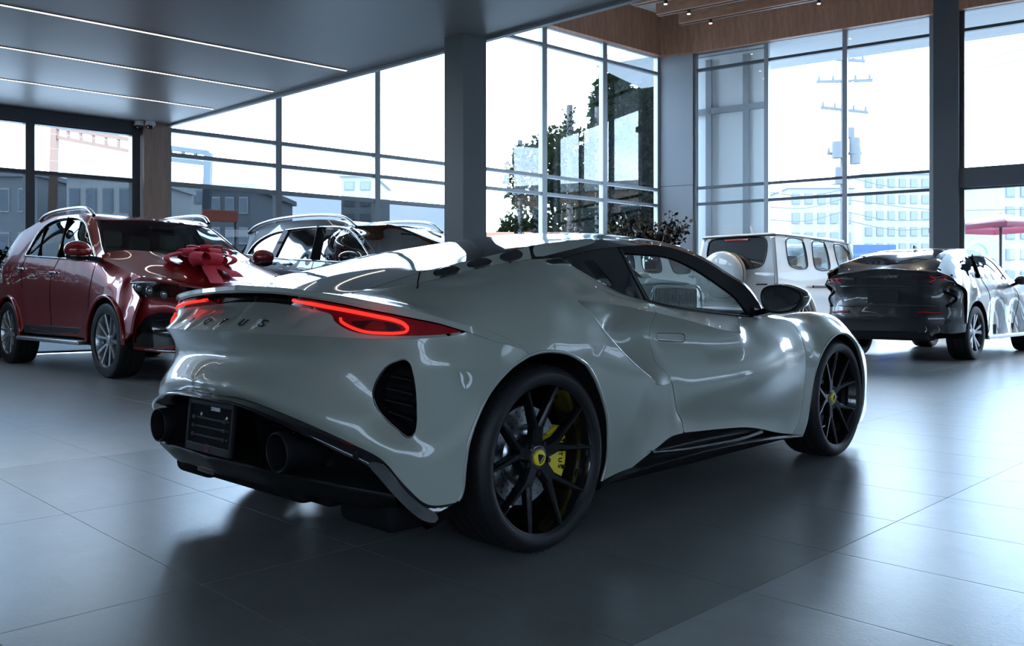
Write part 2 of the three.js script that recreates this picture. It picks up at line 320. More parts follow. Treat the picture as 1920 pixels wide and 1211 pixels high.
const sidePane = phys(lin(0.48, 0.49, 0.5), 0, 0, { transmission: 1, thickness: 0, ior: 1.5 });
const backFillPane = phys(lin(0.62, 0.63, 0.64), 0, 0, { transmission: 1, thickness: 0, ior: 1.5 });  // tint of the added back glazing, sets how strongly it fills
const clearPane = phys(lin(0.97, 0.985, 0.985), 0, 0, { transmission: 1, thickness: 0, ior: 1.5 });
const filmPane = phys(lin(0.24, 0.255, 0.265), 0, 0, { transmission: 1, thickness: 0, ior: 1.5 });

// floor: slab with large-format tiles; three darker courses run under the sports car
{
  const base = new THREE.Group(); base.name = 'floor'; base.userData.kind = 'structure'; scene.add(base); base.userData.label = 'dark grey showroom floor of large matt porcelain tiles';
  const outline = [LEFT, CORNER, right(0), REND, SIDE, BACKL];
  mesh('floor_slab', slabGeo(outline, -0.3, -0.0125), std(lin(0.045, 0.046, 0.046), 0.8), base);
  const inRoom = polySdf(outline);
  const bump = noiseTexture(512, (u, v) => nA(u * 128, v * 128) * 0.45 + nB(u * 256, v * 256) * 0.35 + nC(u * 32, v * 32) * 0.2);
  const tone = (k, seed) => { const n = valueNoise(seed); return noiseTexture(256, (u, v) => { const g = n(u * 8, v * 8) * 0.5 + n(u * 24 + 5, v * 24) * 0.3 + n(u * 60, v * 60) * 0.2; const s = k * (0.94 + 0.12 * g); return [s, s * 1.015, s * 1.005]; }, true); };
  const tileMats = (k) => [61, 62, 63].map((seed) => phys(0xffffff, 0.30, 0, { map: tone(k, seed), bumpMap: bump, bumpScale: 0.00035, specularIntensity: 0.9 }));
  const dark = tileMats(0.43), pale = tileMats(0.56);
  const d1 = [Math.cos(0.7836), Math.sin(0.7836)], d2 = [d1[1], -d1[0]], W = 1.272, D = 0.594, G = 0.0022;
  const geo = (() => { const g = new RoundedBoxGeometry(D - G, 0.0125, W - G, 1, 0.0008); const p = g.attributes.position, uv = g.attributes.uv; for (let i = 0; i < uv.count; i++) uv.setXY(i, p.getX(i), p.getZ(i)); return g; })();
  const turn = Math.atan2(d1[1], d1[0]), tiles = [];
  for (let i = -34; i < 45; i++) for (let j = -24; j < 20; j++) {
    const g = 1.247 + (i + 0.5) * D, e = -1.394 + (j + 0.5) * W, X = d1[0] * g + d2[0] * e, Z = d1[1] * g + d2[1] * e;
    if (inRoom(X, Z) > 0.5) continue;
    const px = Math.abs(X) / Math.max(0.1, Z) , seen = Z > 1.2 && px < 0.72, size = seen ? 1 / (Z * Z) : 0;
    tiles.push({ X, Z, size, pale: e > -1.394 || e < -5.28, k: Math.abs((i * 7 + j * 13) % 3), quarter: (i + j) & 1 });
  }
  tiles.sort((a, b) => b.size - a.size);
  tiles.forEach((t, n) => { t.single = n < 300 && t.size > 0; });
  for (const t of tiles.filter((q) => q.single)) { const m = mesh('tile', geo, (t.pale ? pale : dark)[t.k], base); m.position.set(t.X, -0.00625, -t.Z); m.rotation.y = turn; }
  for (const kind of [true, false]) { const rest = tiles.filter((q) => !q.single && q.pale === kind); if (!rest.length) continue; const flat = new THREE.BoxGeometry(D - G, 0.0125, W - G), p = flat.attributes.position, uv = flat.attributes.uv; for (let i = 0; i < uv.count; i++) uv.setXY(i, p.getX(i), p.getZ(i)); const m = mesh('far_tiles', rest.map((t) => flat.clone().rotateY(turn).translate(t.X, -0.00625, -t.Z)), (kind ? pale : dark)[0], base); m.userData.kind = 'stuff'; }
}
// ceilings
structure('ceiling', slabGeo([LEFT, E0, E1, SIDE, BACKL], LOW, LOW + 0.25), ceilMat);
structure('ceiling_upper', slabGeo([E0, CORNER, right(0), REND, E1], HIGH, HIGH + 0.25), std(lin(0.45, 0.45, 0.44), 0.8));
structure('trim_1', wallGeo(E0, E1, LOW - 0.035, LOW + 0.06, 0.07, 0.03), std(lin(0.32, 0.33, 0.34), 0.45, 0.4));
structure('wall_bulkhead', wallGeo(E0, E1, LOW + 0.06, HIGH, 0.18, -0.08), wallMat);
const backWall = (t) => [SIDE[0] - t, SIDE[1]];
glazing('added unseen glazing behind the viewpoint, lighting the sports car tail', backWall, [0.4, 3.2, 6.0, 8.8, 11.6, 14.4, 17.2], [1.9, Y1, LOW - 0.12], { mull: 0.16, mat: frameDark, film: () => backFillPane });  // unseen windows, added as fill light on the car tail
structure('trim_8', wallGeo(SIDE, BACKL, LOW - 0.12, LOW, 0.25), wallMat);
structure('wall_back_light_block', wallGeo(SIDE, backWall(17.2), 0, 1.9, 0.25), wallMat);  // unseen, added so the back light falls only from above
structure('wall_back', wallGeo(backWall(17.2), BACKL, 0, LOW - 0.12, 0.25), wallMat);
structure('wall_left', wallGeo(BACKL, LEFT, 0, LOW, 0.25), wallMat);
structure('wall_back_upper', wallGeo(E1, SIDE, 0, 0.4, 0.2), wallMat);
// wood-clad fascia over the tall glazing
structure('trim_2', wallGeo(facade(4.9), CORNER, Y5 - 0.03, HIGH, 0.16, 0.16), wood);
structure('trim_12', wallGeo(facade(16.9 * SC), right(0.1), Y5 - 0.03, HIGH, 0.2, 0.12), wood);
structure('trim_3', wallGeo(right(-0.2), REND, Y5 - 0.03, HIGH, 0.16, 0.16), wood);
// slim light lines let into the low ceiling
function lightLine(px0, py0, px1, py1, label) {
  const A = worldAt(px0, py0, (LOW - EYE) * FOCAL / (PY0 - py0)), B = worldAt(px1, py1, (LOW - EYE) * FOCAL / (PY0 - py1)), d = A.clone().sub(B).setY(0).normalize(); A.addScaledVector(d, 5.5); A.y = B.y = LOW - 0.004;
  const t = thing('ceiling_light_line', label, 'light', [(A.x + B.x) / 2, LOW - 0.001, (A.z + B.z) / 2], 0, 'slim light lines in the low ceiling');
  const o = V(t.position.x, t.position.y, t.position.z), a = A.clone().sub(o), b = B.clone().sub(o), Ln = a.distanceTo(b);
  mesh('diffuser', bar(a, b, 0.042, 0.006), std(lin(0.9, 0.88, 0.82), 0.5, 0, { emissive: lin(1, 0.93, 0.80), emissiveIntensity: 1.9 }), t);
  mesh('channel', [bar(a.clone().add(V(-d.z * 0.025, 0.001, d.x * 0.025)), b.clone().add(V(-d.z * 0.025, 0.001, d.x * 0.025)), 0.006, 0.008), bar(a.clone().add(V(d.z * 0.025, 0.001, -d.x * 0.025)), b.clone().add(V(d.z * 0.025, 0.001, -d.x * 0.025)), 0.006, 0.008)], frameGrey, t).userData.label = 'thin grey edge strips of the light line';
  const l = new THREE.RectAreaLight(new THREE.Color(1, 0.93, 0.80), 2.0, Ln, 0.042); l.position.copy(a.clone().add(b).multiplyScalar(0.5)).add(V(0, -0.006, 0)); l.name = 'line_light';
  l.rotation.set(-Math.PI / 2, 0, 0); l.rotateZ(Math.atan2(-(b.z - a.z), b.x - a.x)); t.add(l);
}
lightLine(0, 8, 650, 132, 'longest warm light line in the grey ceiling, ending nearest the black pillar');
lightLine(0, 87, 512, 171, 'middle warm light line of three in the grey ceiling');
lightLine(0, 147, 400, 204, 'warm light line in the grey ceiling closest to the wood pillar');

// ---- glazing
function glazing(name, at, ts, ys, { mull = 0.12, deep = 0.14, rail = 0.075, mat = frameGrey, matV, film = () => clearPane, jambs = true } = {}) {
  const w = new THREE.Group(); w.name = 'window_' + (++windowCount); w.userData.kind = 'structure'; w.userData.label = name; scene.add(w);
  for (const t of ts) mesh('mullion', wallGeo(at(t - mull / 2), at(t + mull / 2), ys[0], ys[ys.length - 1], deep), matV ?? mat, w);
  for (let i = 0; i < ts.length - 1; i++) {
    const a = ts[i] + mull / 2, b = ts[i + 1] - mull / 2;
    ys.forEach((y, k) => mesh('rail', wallGeo(at(a), at(b), Math.max(ys[0], y - rail / 2), Math.min(ys[ys.length - 1] + 0.01, y + rail / 2), deep * 0.8), mat, w));
    for (let k = 0; k < ys.length - 1; k++) mesh('pane', wallGeo(at(a), at(b), ys[k] + rail / 2, ys[k + 1] - rail / 2, 0.004).toNonIndexed(), film(i, k), w);
  }
  return w;
}
const paneGeoNote = 0;
const T = (px) => facadeT(px);
glazing('dark-framed glazing under the low ceiling behind the red car', facade, [-6, -4, -1.6, T(-110), T(54), T(252)], [0.02, 0.5, Y1, LOW - 0.2], { mull: 0.13, deep: 0.2, rail: 0.06, mat: frameDark, film: (i, k) => (k < 2 ? filmPane : clearPane) });
structure('trim_4', wallGeo(facade(-6), facade(T(262)), LOW - 0.2, LOW, 0.24), frameDark);
structure('wall_pillar', wallGeo(facade(T(262)), facade(T(309)), 0, LOW, 0.45), woodPale);
glazing('tall grey-framed glazing of the long facade', facade, [T(312), T(520), T(705), T(860)], [0.02, Y1, Y2, Y3, Y4, Y5], { mull: 0.125, film: (i, k) => (k < 1 ? filmPane : clearPane) });
glazing('tall grey-framed glazing of the long facade beside the corner', facade, [T(862) + 0.13, T(1018), T(1131), T(1233)], [0.02, Y2, Y3, Y4, Y5], { mull: 0.16 });
glazing('tall glazing of the entrance facade beside the corner', right, [rightT(1304), rightT(1438), rightT(1585), rightT(1748)], [0.02, Y2, Y3, Y4, Y5], { mull: 0.11, mat: frameDark, matV: frameGrey, rail: 0.07 });
const tc = rightT(1776);
structure('wall_entrance_column', wallGeo(right(tc - 0.26), right(tc + 0.26), 0, HIGH, 0.5), frameDark);
glazing('glazing over the entrance beside the dark column', right, [tc + 0.3, tc + 3.4, tc + 6.2, 15.9], [hy(3.62), Y4, Y5], { mat: frameDark, rail: 0.07 });
structure('trim_5', wallGeo(right(tc + 0.26), REND, hy(3.22), hy(3.62), 0.36), frameDark);
glazing('entrance glazing under the dark transom', right, [tc + 0.3, tc + 3.4, tc + 6.2, 15.9], [0.02, hy(3.22)], { mat: frameDark, rail: 0.07 });
const sideWall = (t) => { const f = t / Math.hypot(SIDE[0] - REND[0], SIDE[1] - REND[1]); return [REND[0] + (SIDE[0] - REND[0]) * f, REND[1] + (SIDE[1] - REND[1]) * f]; };
glazing('glazed side of the showroom', sideWall, [0, 2.6, 5.2, 7.8, 10.4, 13, 15.4], [0.9, Y2, Y3], { mull: 0.16, mat: frameDark, film: () => sidePane });
structure('wall_side_low_block', wallGeo(REND, sideWall(15.4), 0, 0.9, 0.25), wallMat);  // unseen, added to keep low daylight off the car flank
structure('wall_side_top_block', wallGeo(REND, sideWall(15.4), Y3, HIGH, 0.25), wallMat);  // unseen, made solid to cut the daylight from this side
structure('wall_side', wallGeo(sideWall(15.4), SIDE, 0, HIGH, 0.25), wallMat);
// corner pier clad in grey panels
{
  const a = facade(T(1240)), b = right(0.02);
  const g = structure('wall_corner_pier', wallGeo(a, b, 0, Y5, 0.3), panelMat);
  structure('trim_6', wallGeo(facade(T(1236)), facade(T(1241)), 0, Y5, 0.34), std(lin(0.012, 0.014, 0.017), 0.6));
  structure('trim_7', wallGeo(a, b, hy(3.70), hy(3.715), 0.306), frameDark);
}
// square steel column under the edge of the low ceiling
{
  const k = (x, d) => [x, d], c = thing('steel_column', 'square dark grey steel column under the edge of the low ceiling', 'column', [-0.5, 0, -9.3], 0);
  c.userData.kind = 'structure'; delete c.userData.category; c.name = 'wall_column';
  const pts = [[-0.51, 9.0], [-0.272, 9.155], [-0.43, 9.41], [-0.72, 9.17]].map(([x, d]) => [x * SC + 0.5, d * SC - 9.3]);
  mesh('shaft', slabGeo(pts, 0, LOW), std(lin(0.17, 0.178, 0.185), 0.45, 0.2), c);
}
// timber baffles under the upper ceiling
for (let i = 0; i < 6; i++) {
  const s = worldAt(1275, 46, 20.2 * SC), d = V(dirR[0], 0, -dirR[1]).normalize(), side = V(-0.55, 0, 0.83).normalize();
  const a = V(s.x, hy(7.45), s.z).addScaledVector(V(-0.68, 0, 0.7), i * 1.0), b = a.clone().addScaledVector(d, 11 - i * 0.5);
  const t = thing('timber_baffle', `timber ceiling baffle, ${['next to the entrance fascia', 'second from the entrance fascia', 'third from the entrance fascia', 'fourth from the entrance fascia', 'fifth from the entrance fascia', 'nearest the low ceiling edge'][i]}`, 'baffle', [a.x, hy(7.3), a.z], 0, 'timber baffles under the upper ceiling'); const o = V(a.x, hy(7.3), a.z);
  mesh('beam', bar(a.clone().sub(o).setY(0.15), b.clone().sub(o).setY(0.15), 0.22, 0.3), wood, t);
  mesh('light_track', bar(a.clone().sub(o).setY(-0.008), b.clone().sub(o).setY(-0.008), 0.05, 0.018), frameDark, t);
  for (let k = 0; k < 4; k++) { const p = a.clone().sub(o).addScaledVector(d, 0.8 + k * 2.6).setY(-0.06); mesh('spot_head', new THREE.CylinderGeometry(0.045, 0.045, 0.09, 20).translate(p.x, p.y, p.z), frameDark, t); mesh('spot_lens', new THREE.CylinderGeometry(0.036, 0.036, 0.006, 20).translate(p.x, p.y - 0.047, p.z), std(lin(1, 0.9, 0.75), 0.5, 0, { emissive: lin(1, 0.82, 0.6), emissiveIntensity: 14 }), t); const l = new THREE.SpotLight(new THREE.Color(1, 0.85, 0.66), 14, 0, 0.55, 0.6, 2); l.position.set(p.x, p.y - 0.07, p.z); l.target.position.set(p.x, p.y - 5, p.z); l.castShadow = true; l.name = 'spot_light'; l.shadow.radius = 2; t.add(l, l.target); }
}
// ---------------------------------------------------------------- pale grey two-seat sports car
const wheelGeo = {}; // shared wheel pieces
function tyreGeometry(R, r, w, grooves = 4) { // lathe about the wheel axis (z), outer face at +z = 0
  const p = [], q = w / 2, sh = 0.026, add = (rr, z) => p.push(new THREE.Vector2(rr, z));
  add(r - 0.004, -0.012); add(r + 0.004, -0.003); add(r + 0.012, 0.002); add(r + (R - r) * 0.45, 0.007); add(R - 0.026, 0.001); add(R - 0.016, -0.004); add(R - 0.007, -0.016); add(R - 0.002, -0.030);
  for (let i = 0; i < grooves; i++) { const z = -0.045 - (w - 0.09) * (i + 0.5) / grooves; add(R, z + 0.007); add(R - 0.007, z + 0.0055); add(R - 0.007, z - 0.0055); add(R, z - 0.007); }
  add(R - 0.002, -w + 0.03); add(R - 0.01, -w + 0.012); add(r + (R - r) * 0.45, -w - 0.004); add(r, -w + 0.012);
  return new THREE.LatheGeometry(p, 96).rotateX(Math.PI / 2);
}
function lathe(list, seg = 72) { return new THREE.LatheGeometry(list.map(([a, b]) => new THREE.Vector2(a, b)), seg).rotateX(Math.PI / 2); }
// spoke from polar (r0, a0) to (r1, a1): tapered bar with a ridge; d = axial position of its face
function spoke(r0, a0, w0, d0, r1, a1, w1, d1, t = 0.03, face = 0.55) {
  const A = V(r0 * Math.cos(a0), r0 * Math.sin(a0), d0), B = V(r1 * Math.cos(a1), r1 * Math.sin(a1), d1), dir = B.clone().sub(A).setZ(0).normalize(), s = V(-dir.y, dir.x, 0), rows = [];
  for (let k = 0; k <= 4; k++) { const f = k / 4, c = A.clone().lerp(B, f), w = w0 + (w1 - w0) * f, z = d0 + (d1 - d0) * f; c.z = z; const P = (x, y) => c.clone().addScaledVector(s, x * w / 2).setZ(z + y); rows.push([P(-1, -t), P(-1, -0.007), P(-face, 0), P(face, 0), P(1, -0.007), P(1, -t), P(-1, -t)]); }
  return loft(rows, { hard: true });
}
function discGeometry(r0, r1, th, holes) {
  const s = new THREE.Shape(); s.absarc(0, 0, r1, 0, 2 * Math.PI); const h = new THREE.Path(); h.absarc(0, 0, r0, 0, 2 * Math.PI, true); s.holes.push(h);
  if (holes) for (let i = 0; i < 30; i++) for (let k = 0; k < 3; k++) { const a = (i + k * 0.33) * 2 * Math.PI / 30, r = r0 + (r1 - r0) * (0.22 + 0.28 * k), p = new THREE.Path(); p.absarc(r * Math.cos(a), r * Math.sin(a), 0.0034, 0, 2 * Math.PI, true); s.holes.push(p); }
  return new THREE.ExtrudeGeometry(s, { depth: th, bevelEnabled: false, curveSegments: 28 });
}
function arcBlock(r0, r1, a0, a1, th, bevel = 0.006) {
  const s = new THREE.Shape(); s.absarc(0, 0, r1, a0, a1, false); s.absarc(0, 0, r0, a1, a0, true); s.closePath();
  return new THREE.ExtrudeGeometry(s, { depth: th, bevelEnabled: true, bevelSize: bevel, bevelThickness: bevel, bevelSegments: 2, curveSegments: 10 });
}
function sportsWheel(name, parent, x, y, z, side, R, w, spin, caliperAt) {
  const g = new THREE.Group(); g.name = name; g.position.set(x, y, z * side); if (side < 0) g.rotation.y = Math.PI; parent.add(g);
  const r = 0.270;
  const ty = mesh('tyre', tyreGeometry(R, r, w), M.rubber, g);
  { const cut = []; for (let k = 0; k < 64; k++) { const a = k / 64 * 2 * Math.PI; for (const [z0, z1] of [[-0.02, -0.052], [-w + 0.052, -w + 0.02]]) cut.push(box(0.004, 0.004, Math.abs(z1 - z0)).rotateY(0.25).translate(0, R - 0.0045, (z0 + z1) / 2).rotateZ(a)); } mesh('tread_sipes', cut, M.matt, ty).userData.kind = 'stuff'; }
  // barrel and outer lip
  mesh('rim', lathe([[r + 0.005, 0.0], [r + 0.008, -0.006], [r + 0.004, -0.012], [r - 0.004, -0.016], [r - 0.008, -0.05], [r - 0.022, -0.075], [r - 0.022, -w + 0.03], [r, -w + 0.012]]), M.gloss, g);
  const parts = [];
  for (let k = 0; k < 5; k++) {
    const a = spin + k * 2 * Math.PI / 5, sp = [];
    for (const s of [-1, 1]) sp.push(spoke(0.035, a + s * 0.12, 0.05, -0.045, 0.115, a + s * 0.1, 0.032, -0.034, 0.035), spoke(0.105, a + s * 0.09, 0.034, -0.036, 0.2665, a + s * 0.312, 0.016, -0.010, 0.032, 0.45));
    mesh('spoke', sp, M.spokes, g);
  }
  mesh('hub', [lathe([[0, -0.042], [0.038, -0.042], [0.06, -0.05], [0.075, -0.066], [0.08, -0.11]], 40)], M.gloss, g);
  const cap = mesh('centre_cap', [lathe([[0, -0.0325], [0.026, -0.0325], [0.029, -0.035], [0.030, -0.045]], 40)], M.yellow, g);
  const tri = new THREE.Shape(); tri.moveTo(-0.018, 0.012); tri.quadraticCurveTo(0, 0.024, 0.018, 0.012); tri.quadraticCurveTo(0.012, -0.012, 0, -0.02); tri.quadraticCurveTo(-0.012, -0.012, -0.018, 0.012);
  const roll = spin + 2.3;
  mesh('cap_emblem', new THREE.ExtrudeGeometry(tri, { depth: 0.0012, bevelEnabled: false, curveSegments: 6 }).rotateZ(roll).translate(0, 0, -0.0325), M.satin, cap);
  mesh('cap_lettering', text('LOTUS', 0.0062, 0.0008).translate(0, 0.009, 0).rotateZ(roll).translate(0, 0, -0.0312), M.yellow, cap);
  for (let k = 0; k < 5; k++) { const a = spin + (k + 0.5) * 2 * Math.PI / 5; mesh('wheel_bolt', new THREE.CylinderGeometry(0.010, 0.011, 0.03, 6).rotateX(Math.PI / 2).translate(0.057 * Math.cos(a), 0.057 * Math.sin(a), -0.055), M.satin, g); }
  const disc = mesh('brake_disc', [discGeometry(0.115, 0.182, 0.030, true).translate(0, 0, -0.145)], M.disc, g);
  mesh('disc_bell', [lathe([[0.05, -0.105], [0.088, -0.105], [0.098, -0.112], [0.112, -0.125], [0.118, -0.14]], 48)], M.satinMetal, disc);
  const c = mesh('brake_caliper', [arcBlock(0.12, 0.20, caliperAt - 0.48, caliperAt + 0.48, 0.09, 0.010).translate(0, 0, -0.185), arcBlock(0.15, 0.185, caliperAt - 0.54, caliperAt - 0.44, 0.06, 0.008).translate(0, 0, -0.17), arcBlock(0.15, 0.185, caliperAt + 0.44, caliperAt + 0.54, 0.06, 0.008).translate(0, 0, -0.17)], M.yellow, g);
  mesh('caliper_lettering', text('LOTUS', 0.022, 0.0012, font, 0.004).rotateZ(caliperAt - Math.PI / 2 * (Math.cos(caliperAt) > 0 ? 1 : 1)).translate(0.172 * Math.cos(caliperAt), 0.172 * Math.sin(caliperAt), -0.085), M.satin, c);
  for (const da of [-0.26, 0.26]) mesh('caliper_bolt', new THREE.CylinderGeometry(0.009, 0.009, 0.012, 6).rotateX(Math.PI / 2).translate(0.195 * Math.cos(caliperAt + da), 0.195 * Math.sin(caliperAt + da), -0.083), M.satin, c);
  mesh('hub_carrier', [lathe([[0, -0.19], [0.1, -0.19], [0.16, -0.2], [0.16, -0.22], [0, -0.22]], 32)], M.matt, g);
  if (side > 0) mesh('valve', tube([[-0.19, -0.155, -0.03], [-0.175, -0.14, -0.012]], 0.004, 6), M.satinMetal, g);
  return g;
}

const L = rig(-0.534, 3.737, 0.809);
const car = thing('sports_car', 'pale grey two-seat sports car with black roof, black wheels and yellow brake calipers', 'car', L.pos, L.turn);
{
  const at = L.at.bind(L), Z = (list) => smooth(L.run('z', list), 5), PL = (f, list) => smooth(L.plan(f, list), 4);
  const plan = (xs, ys) => table(xs, ys);
  const zs = [0, 0.3, 0.5, 0.6, 0.7, 0.75, 0.8, 0.85, 0.885, 0.91, 0.93, 0.945];
  const lipPlan = plan([0, 0.3, 0.5, 0.6, 0.68, 0.75, 0.8, 0.85, 0.885, 0.91, 0.93, 0.945], [-0.715, -0.71, -0.695, -0.668, -0.628, -0.578, -0.521, -0.44, -0.37, -0.27, -0.15, -0.02]);
  const creasePlan = plan([0, 0.3, 0.5, 0.6, 0.7, 0.8, 0.86, 0.885, 0.91], [-0.80, -0.79, -0.757, -0.715, -0.65, -0.55, -0.44, -0.372, -0.27]);
  const midPlan = plan([0, 0.3, 0.5, 0.6, 0.7, 0.75, 0.8, 0.84, 0.87, 0.9, 0.92, 0.935], [-0.752, -0.742, -0.71, -0.675, -0.62, -0.585, -0.542, -0.495, -0.44, -0.36, -0.27, -0.15]);
  const lowPlan = plan([0, 0.3, 0.5, 0.6, 0.7, 0.8, 0.86, 0.9, 0.92], [-0.835, -0.825, -0.79, -0.748, -0.682, -0.585, -0.505, -0.42, -0.3]);
  const botPlan = plan([0, 0.3, 0.5, 0.6, 0.7, 0.8, 0.87, 0.9, 0.915, 0.93], [-0.815, -0.806, -0.775, -0.735, -0.672, -0.585, -0.50, -0.44, -0.38, -0.3]);
  const frmPlan = plan([0, 0.3, 0.5, 0.6, 0.7, 0.8, 0.87, 0.9], [-0.862, -0.852, -0.817, -0.773, -0.705, -0.61, -0.52, -0.45]);

  // feature curves read off the photograph
  const lipTR = L.plan(lipPlan, [[440, 534.5], [480, 536], [540, 540], [592, 547], [640, 554], [687, 563], [735, 572.5], [779, 582.5], [823, 595], [880, 611], [925, 624], [961, 640], [980, 651]]);
  const lipT = smooth([V(-0.715, 0.968, 0), ...lipTR.slice(1)], 4);
  const lipB = smooth([V(-0.707, 0.939, 0), V(-0.706, 0.9385, 0.08), ...L.plan((z) => lipPlan(z) + 0.008, [[500, 549.5], [545, 554], [592, 561], [640, 569], [687, 579], [735, 588], [779, 597], [823, 606], [850, 614], [875, 621.5]])], 4);
  const tip = at(875, 621.5, 'z', 0.888);
  const shut = smooth([tip, at(900, 630, 'z', 0.902), at(929, 640, 'z', 0.92), at(978, 654, 'z', 0.938), at(994, 666, 'z', 0.943)], 4);
  const crease = smooth([V(-0.80, 0.8005, 0), V(-0.7995, 0.8, 0.07), ...L.plan(creasePlan, [[480, 625], [562, 629], [625, 632], [700, 635], [771, 635], [820, 632], [855, 627]]), tip], 4);
  const inner = smooth([V(-0.655, 0.905, 0), V(-0.6545, 0.904, 0.06), ...L.plan((z) => lipPlan(z) + 0.06, [[512, 567.5], [545, 572]])], 4);
  const lightLow = smooth([inner[inner.length - 1], ...L.plan((z) => lipPlan(z) + 0.035, [[570, 577]]), ...L.plan((z) => lipPlan(z) + 0.015, [[600, 583]]), ...L.plan((z) => lipPlan(z) + 0.0, [[622, 591]]), ...L.plan((z) => creasePlan(z) + 0.05, [[627, 601]]), ...L.plan((z) => creasePlan(z) + 0.035, [[640, 612]]), ...L.plan((z) => creasePlan(z) + 0.018, [[660, 621]]), ...L.plan((z) => creasePlan(z) + 0.009, [[690, 626.5], [720, 629], [770, 629.5], [820, 627.5], [850, 624.5]]), tip], 3);
  const botRow = smooth([V(-0.815, 0.570, 0), V(-0.8145, 0.568, 0.07), ...L.plan(botPlan, [[440, 744.5], [480, 756], [544, 781], [609, 809], [673, 839], [708, 857], [727, 873], [748, 899], [770, 922], [791, 941], [808, 948], [834, 947], [855, 943]])], 4);
  const lowRow = smooth([V(-0.835, 0.599, 0), V(-0.8345, 0.598, 0.07), ...L.plan(lowPlan, [[440, 733.5], [511, 756], [610, 792], [693, 825], [742, 842], [766, 843]])], 4);
  const archRearBack = Z([[994, 666, 0.943], [970, 681, 0.94], [952, 696, 0.937], [919, 736, 0.93], [896, 782, 0.924], [879.5, 832, 0.918], [873, 875, 0.913], [869, 917, 0.908], [863, 935, 0.905], [855, 943, 0.90]]);
  const archRearFront = Z([[994, 666, 0.943], [1015, 660, 0.945], [1036, 658.5, 0.946], [1055, 660.5, 0.946], [1069, 664, 0.946], [1088, 674, 0.945], [1103, 686, 0.943], [1117, 709, 0.94], [1131, 746, 0.934], [1140, 782, 0.928], [1142, 825, 0.92], [1139, 868, 0.91], [1127, 911, 0.90]]);
  const sideBotRear = Z([[1127, 911, 0.90], [1150, 904, 0.903], [1170, 890, 0.908], [1200, 865, 0.915], [1233, 839, 0.92], [1259, 819, 0.922], [1283, 812, 0.92]]);
  const sideBot = Z([[1283, 812, 0.92], [1339, 806, 0.91], [1399, 802, 0.90], [1423, 804.5, 0.895], [1460, 812, 0.892], [1486, 815, 0.892]]);
  const shutRear = Z([[1230, 586, 0.86], [1220, 609, 0.83], [1217, 633, 0.824], [1222, 659, 0.852], [1235, 683, 0.9], [1251, 699, 0.923], [1259, 715, 0.928], [1265, 749, 0.926], [1268.5, 770, 0.922], [1278, 791, 0.912], [1283, 812, 0.92]]);
  const shutFront = Z([[1487, 607, 0.835], [1500, 626, 0.872], [1508, 647, 0.898], [1511, 674, 0.905], [1509.5, 713, 0.904], [1504, 761, 0.9], [1497.5, 792, 0.895], [1486, 815, 0.892]]);
  const scoop = Z([[1230, 715, 0.934], [1210, 699, 0.94], [1179, 671, 0.938], [1151, 641, 0.925], [1132, 618, 0.91], [1116, 596, 0.893], [1098, 577, 0.87], [1082, 564, 0.848]]);
  const shoulderR = Z([[1082, 564, 0.848], [1100, 565, 0.848], [1163, 572.5, 0.852], [1230, 586, 0.86]]);
  const shoulderF = Z([[1230, 586, 0.86], [1288, 600, 0.867], [1351, 617.5, 0.872], [1390, 625, 0.872]]);
  const fadeUp = Z([[1390, 625, 0.872], [1386, 608, 0.84], [1382, 592, 0.793]]);
  const doorLine = Z([[1210, 563, 0.76], [1222, 573, 0.81], [1230, 586, 0.86]]);
  const beltR = Z([[1058, 486, 0.636], [1072, 497, 0.648], [1095, 511, 0.668], [1121, 526, 0.69], [1147, 541, 0.717], [1170, 552, 0.738], [1188, 558, 0.748], [1210, 563, 0.76]]);
  const beltF = Z([[1210, 563, 0.76], [1250, 573.5, 0.772], [1320, 585, 0.785], [1375, 591.5, 0.792], [1404, 594, 0.793], [1432, 592, 0.79]]);
  const stripLow = Z([[644, 553, 0.46], [679, 546, 0.49], [735, 539.5, 0.535], [783, 531, 0.56], [830, 520, 0.566], [885, 506, 0.572], [940, 495, 0.578], [998, 486, 0.585]]);
  const stripTop = Z([[644, 553, 0.46], [679, 545, 0.47], [735, 527, 0.485], [786, 511, 0.50], [843, 497, 0.51], [900, 483, 0.52], [950, 471, 0.535], [992, 461, 0.55]]);
  const roofEdge = Z([[998, 486, 0.585], [1030, 484.5, 0.612], [1058, 483, 0.632], [1081, 475.5, 0.63], [1121, 467, 0.622], [1160, 463, 0.618], [1225, 459.5, 0.615], [1272, 468.5, 0.622], [1320, 489, 0.65], [1367, 518, 0.692], [1401, 540, 0.735], [1420, 565, 0.768], [1434, 590, 0.788]]);

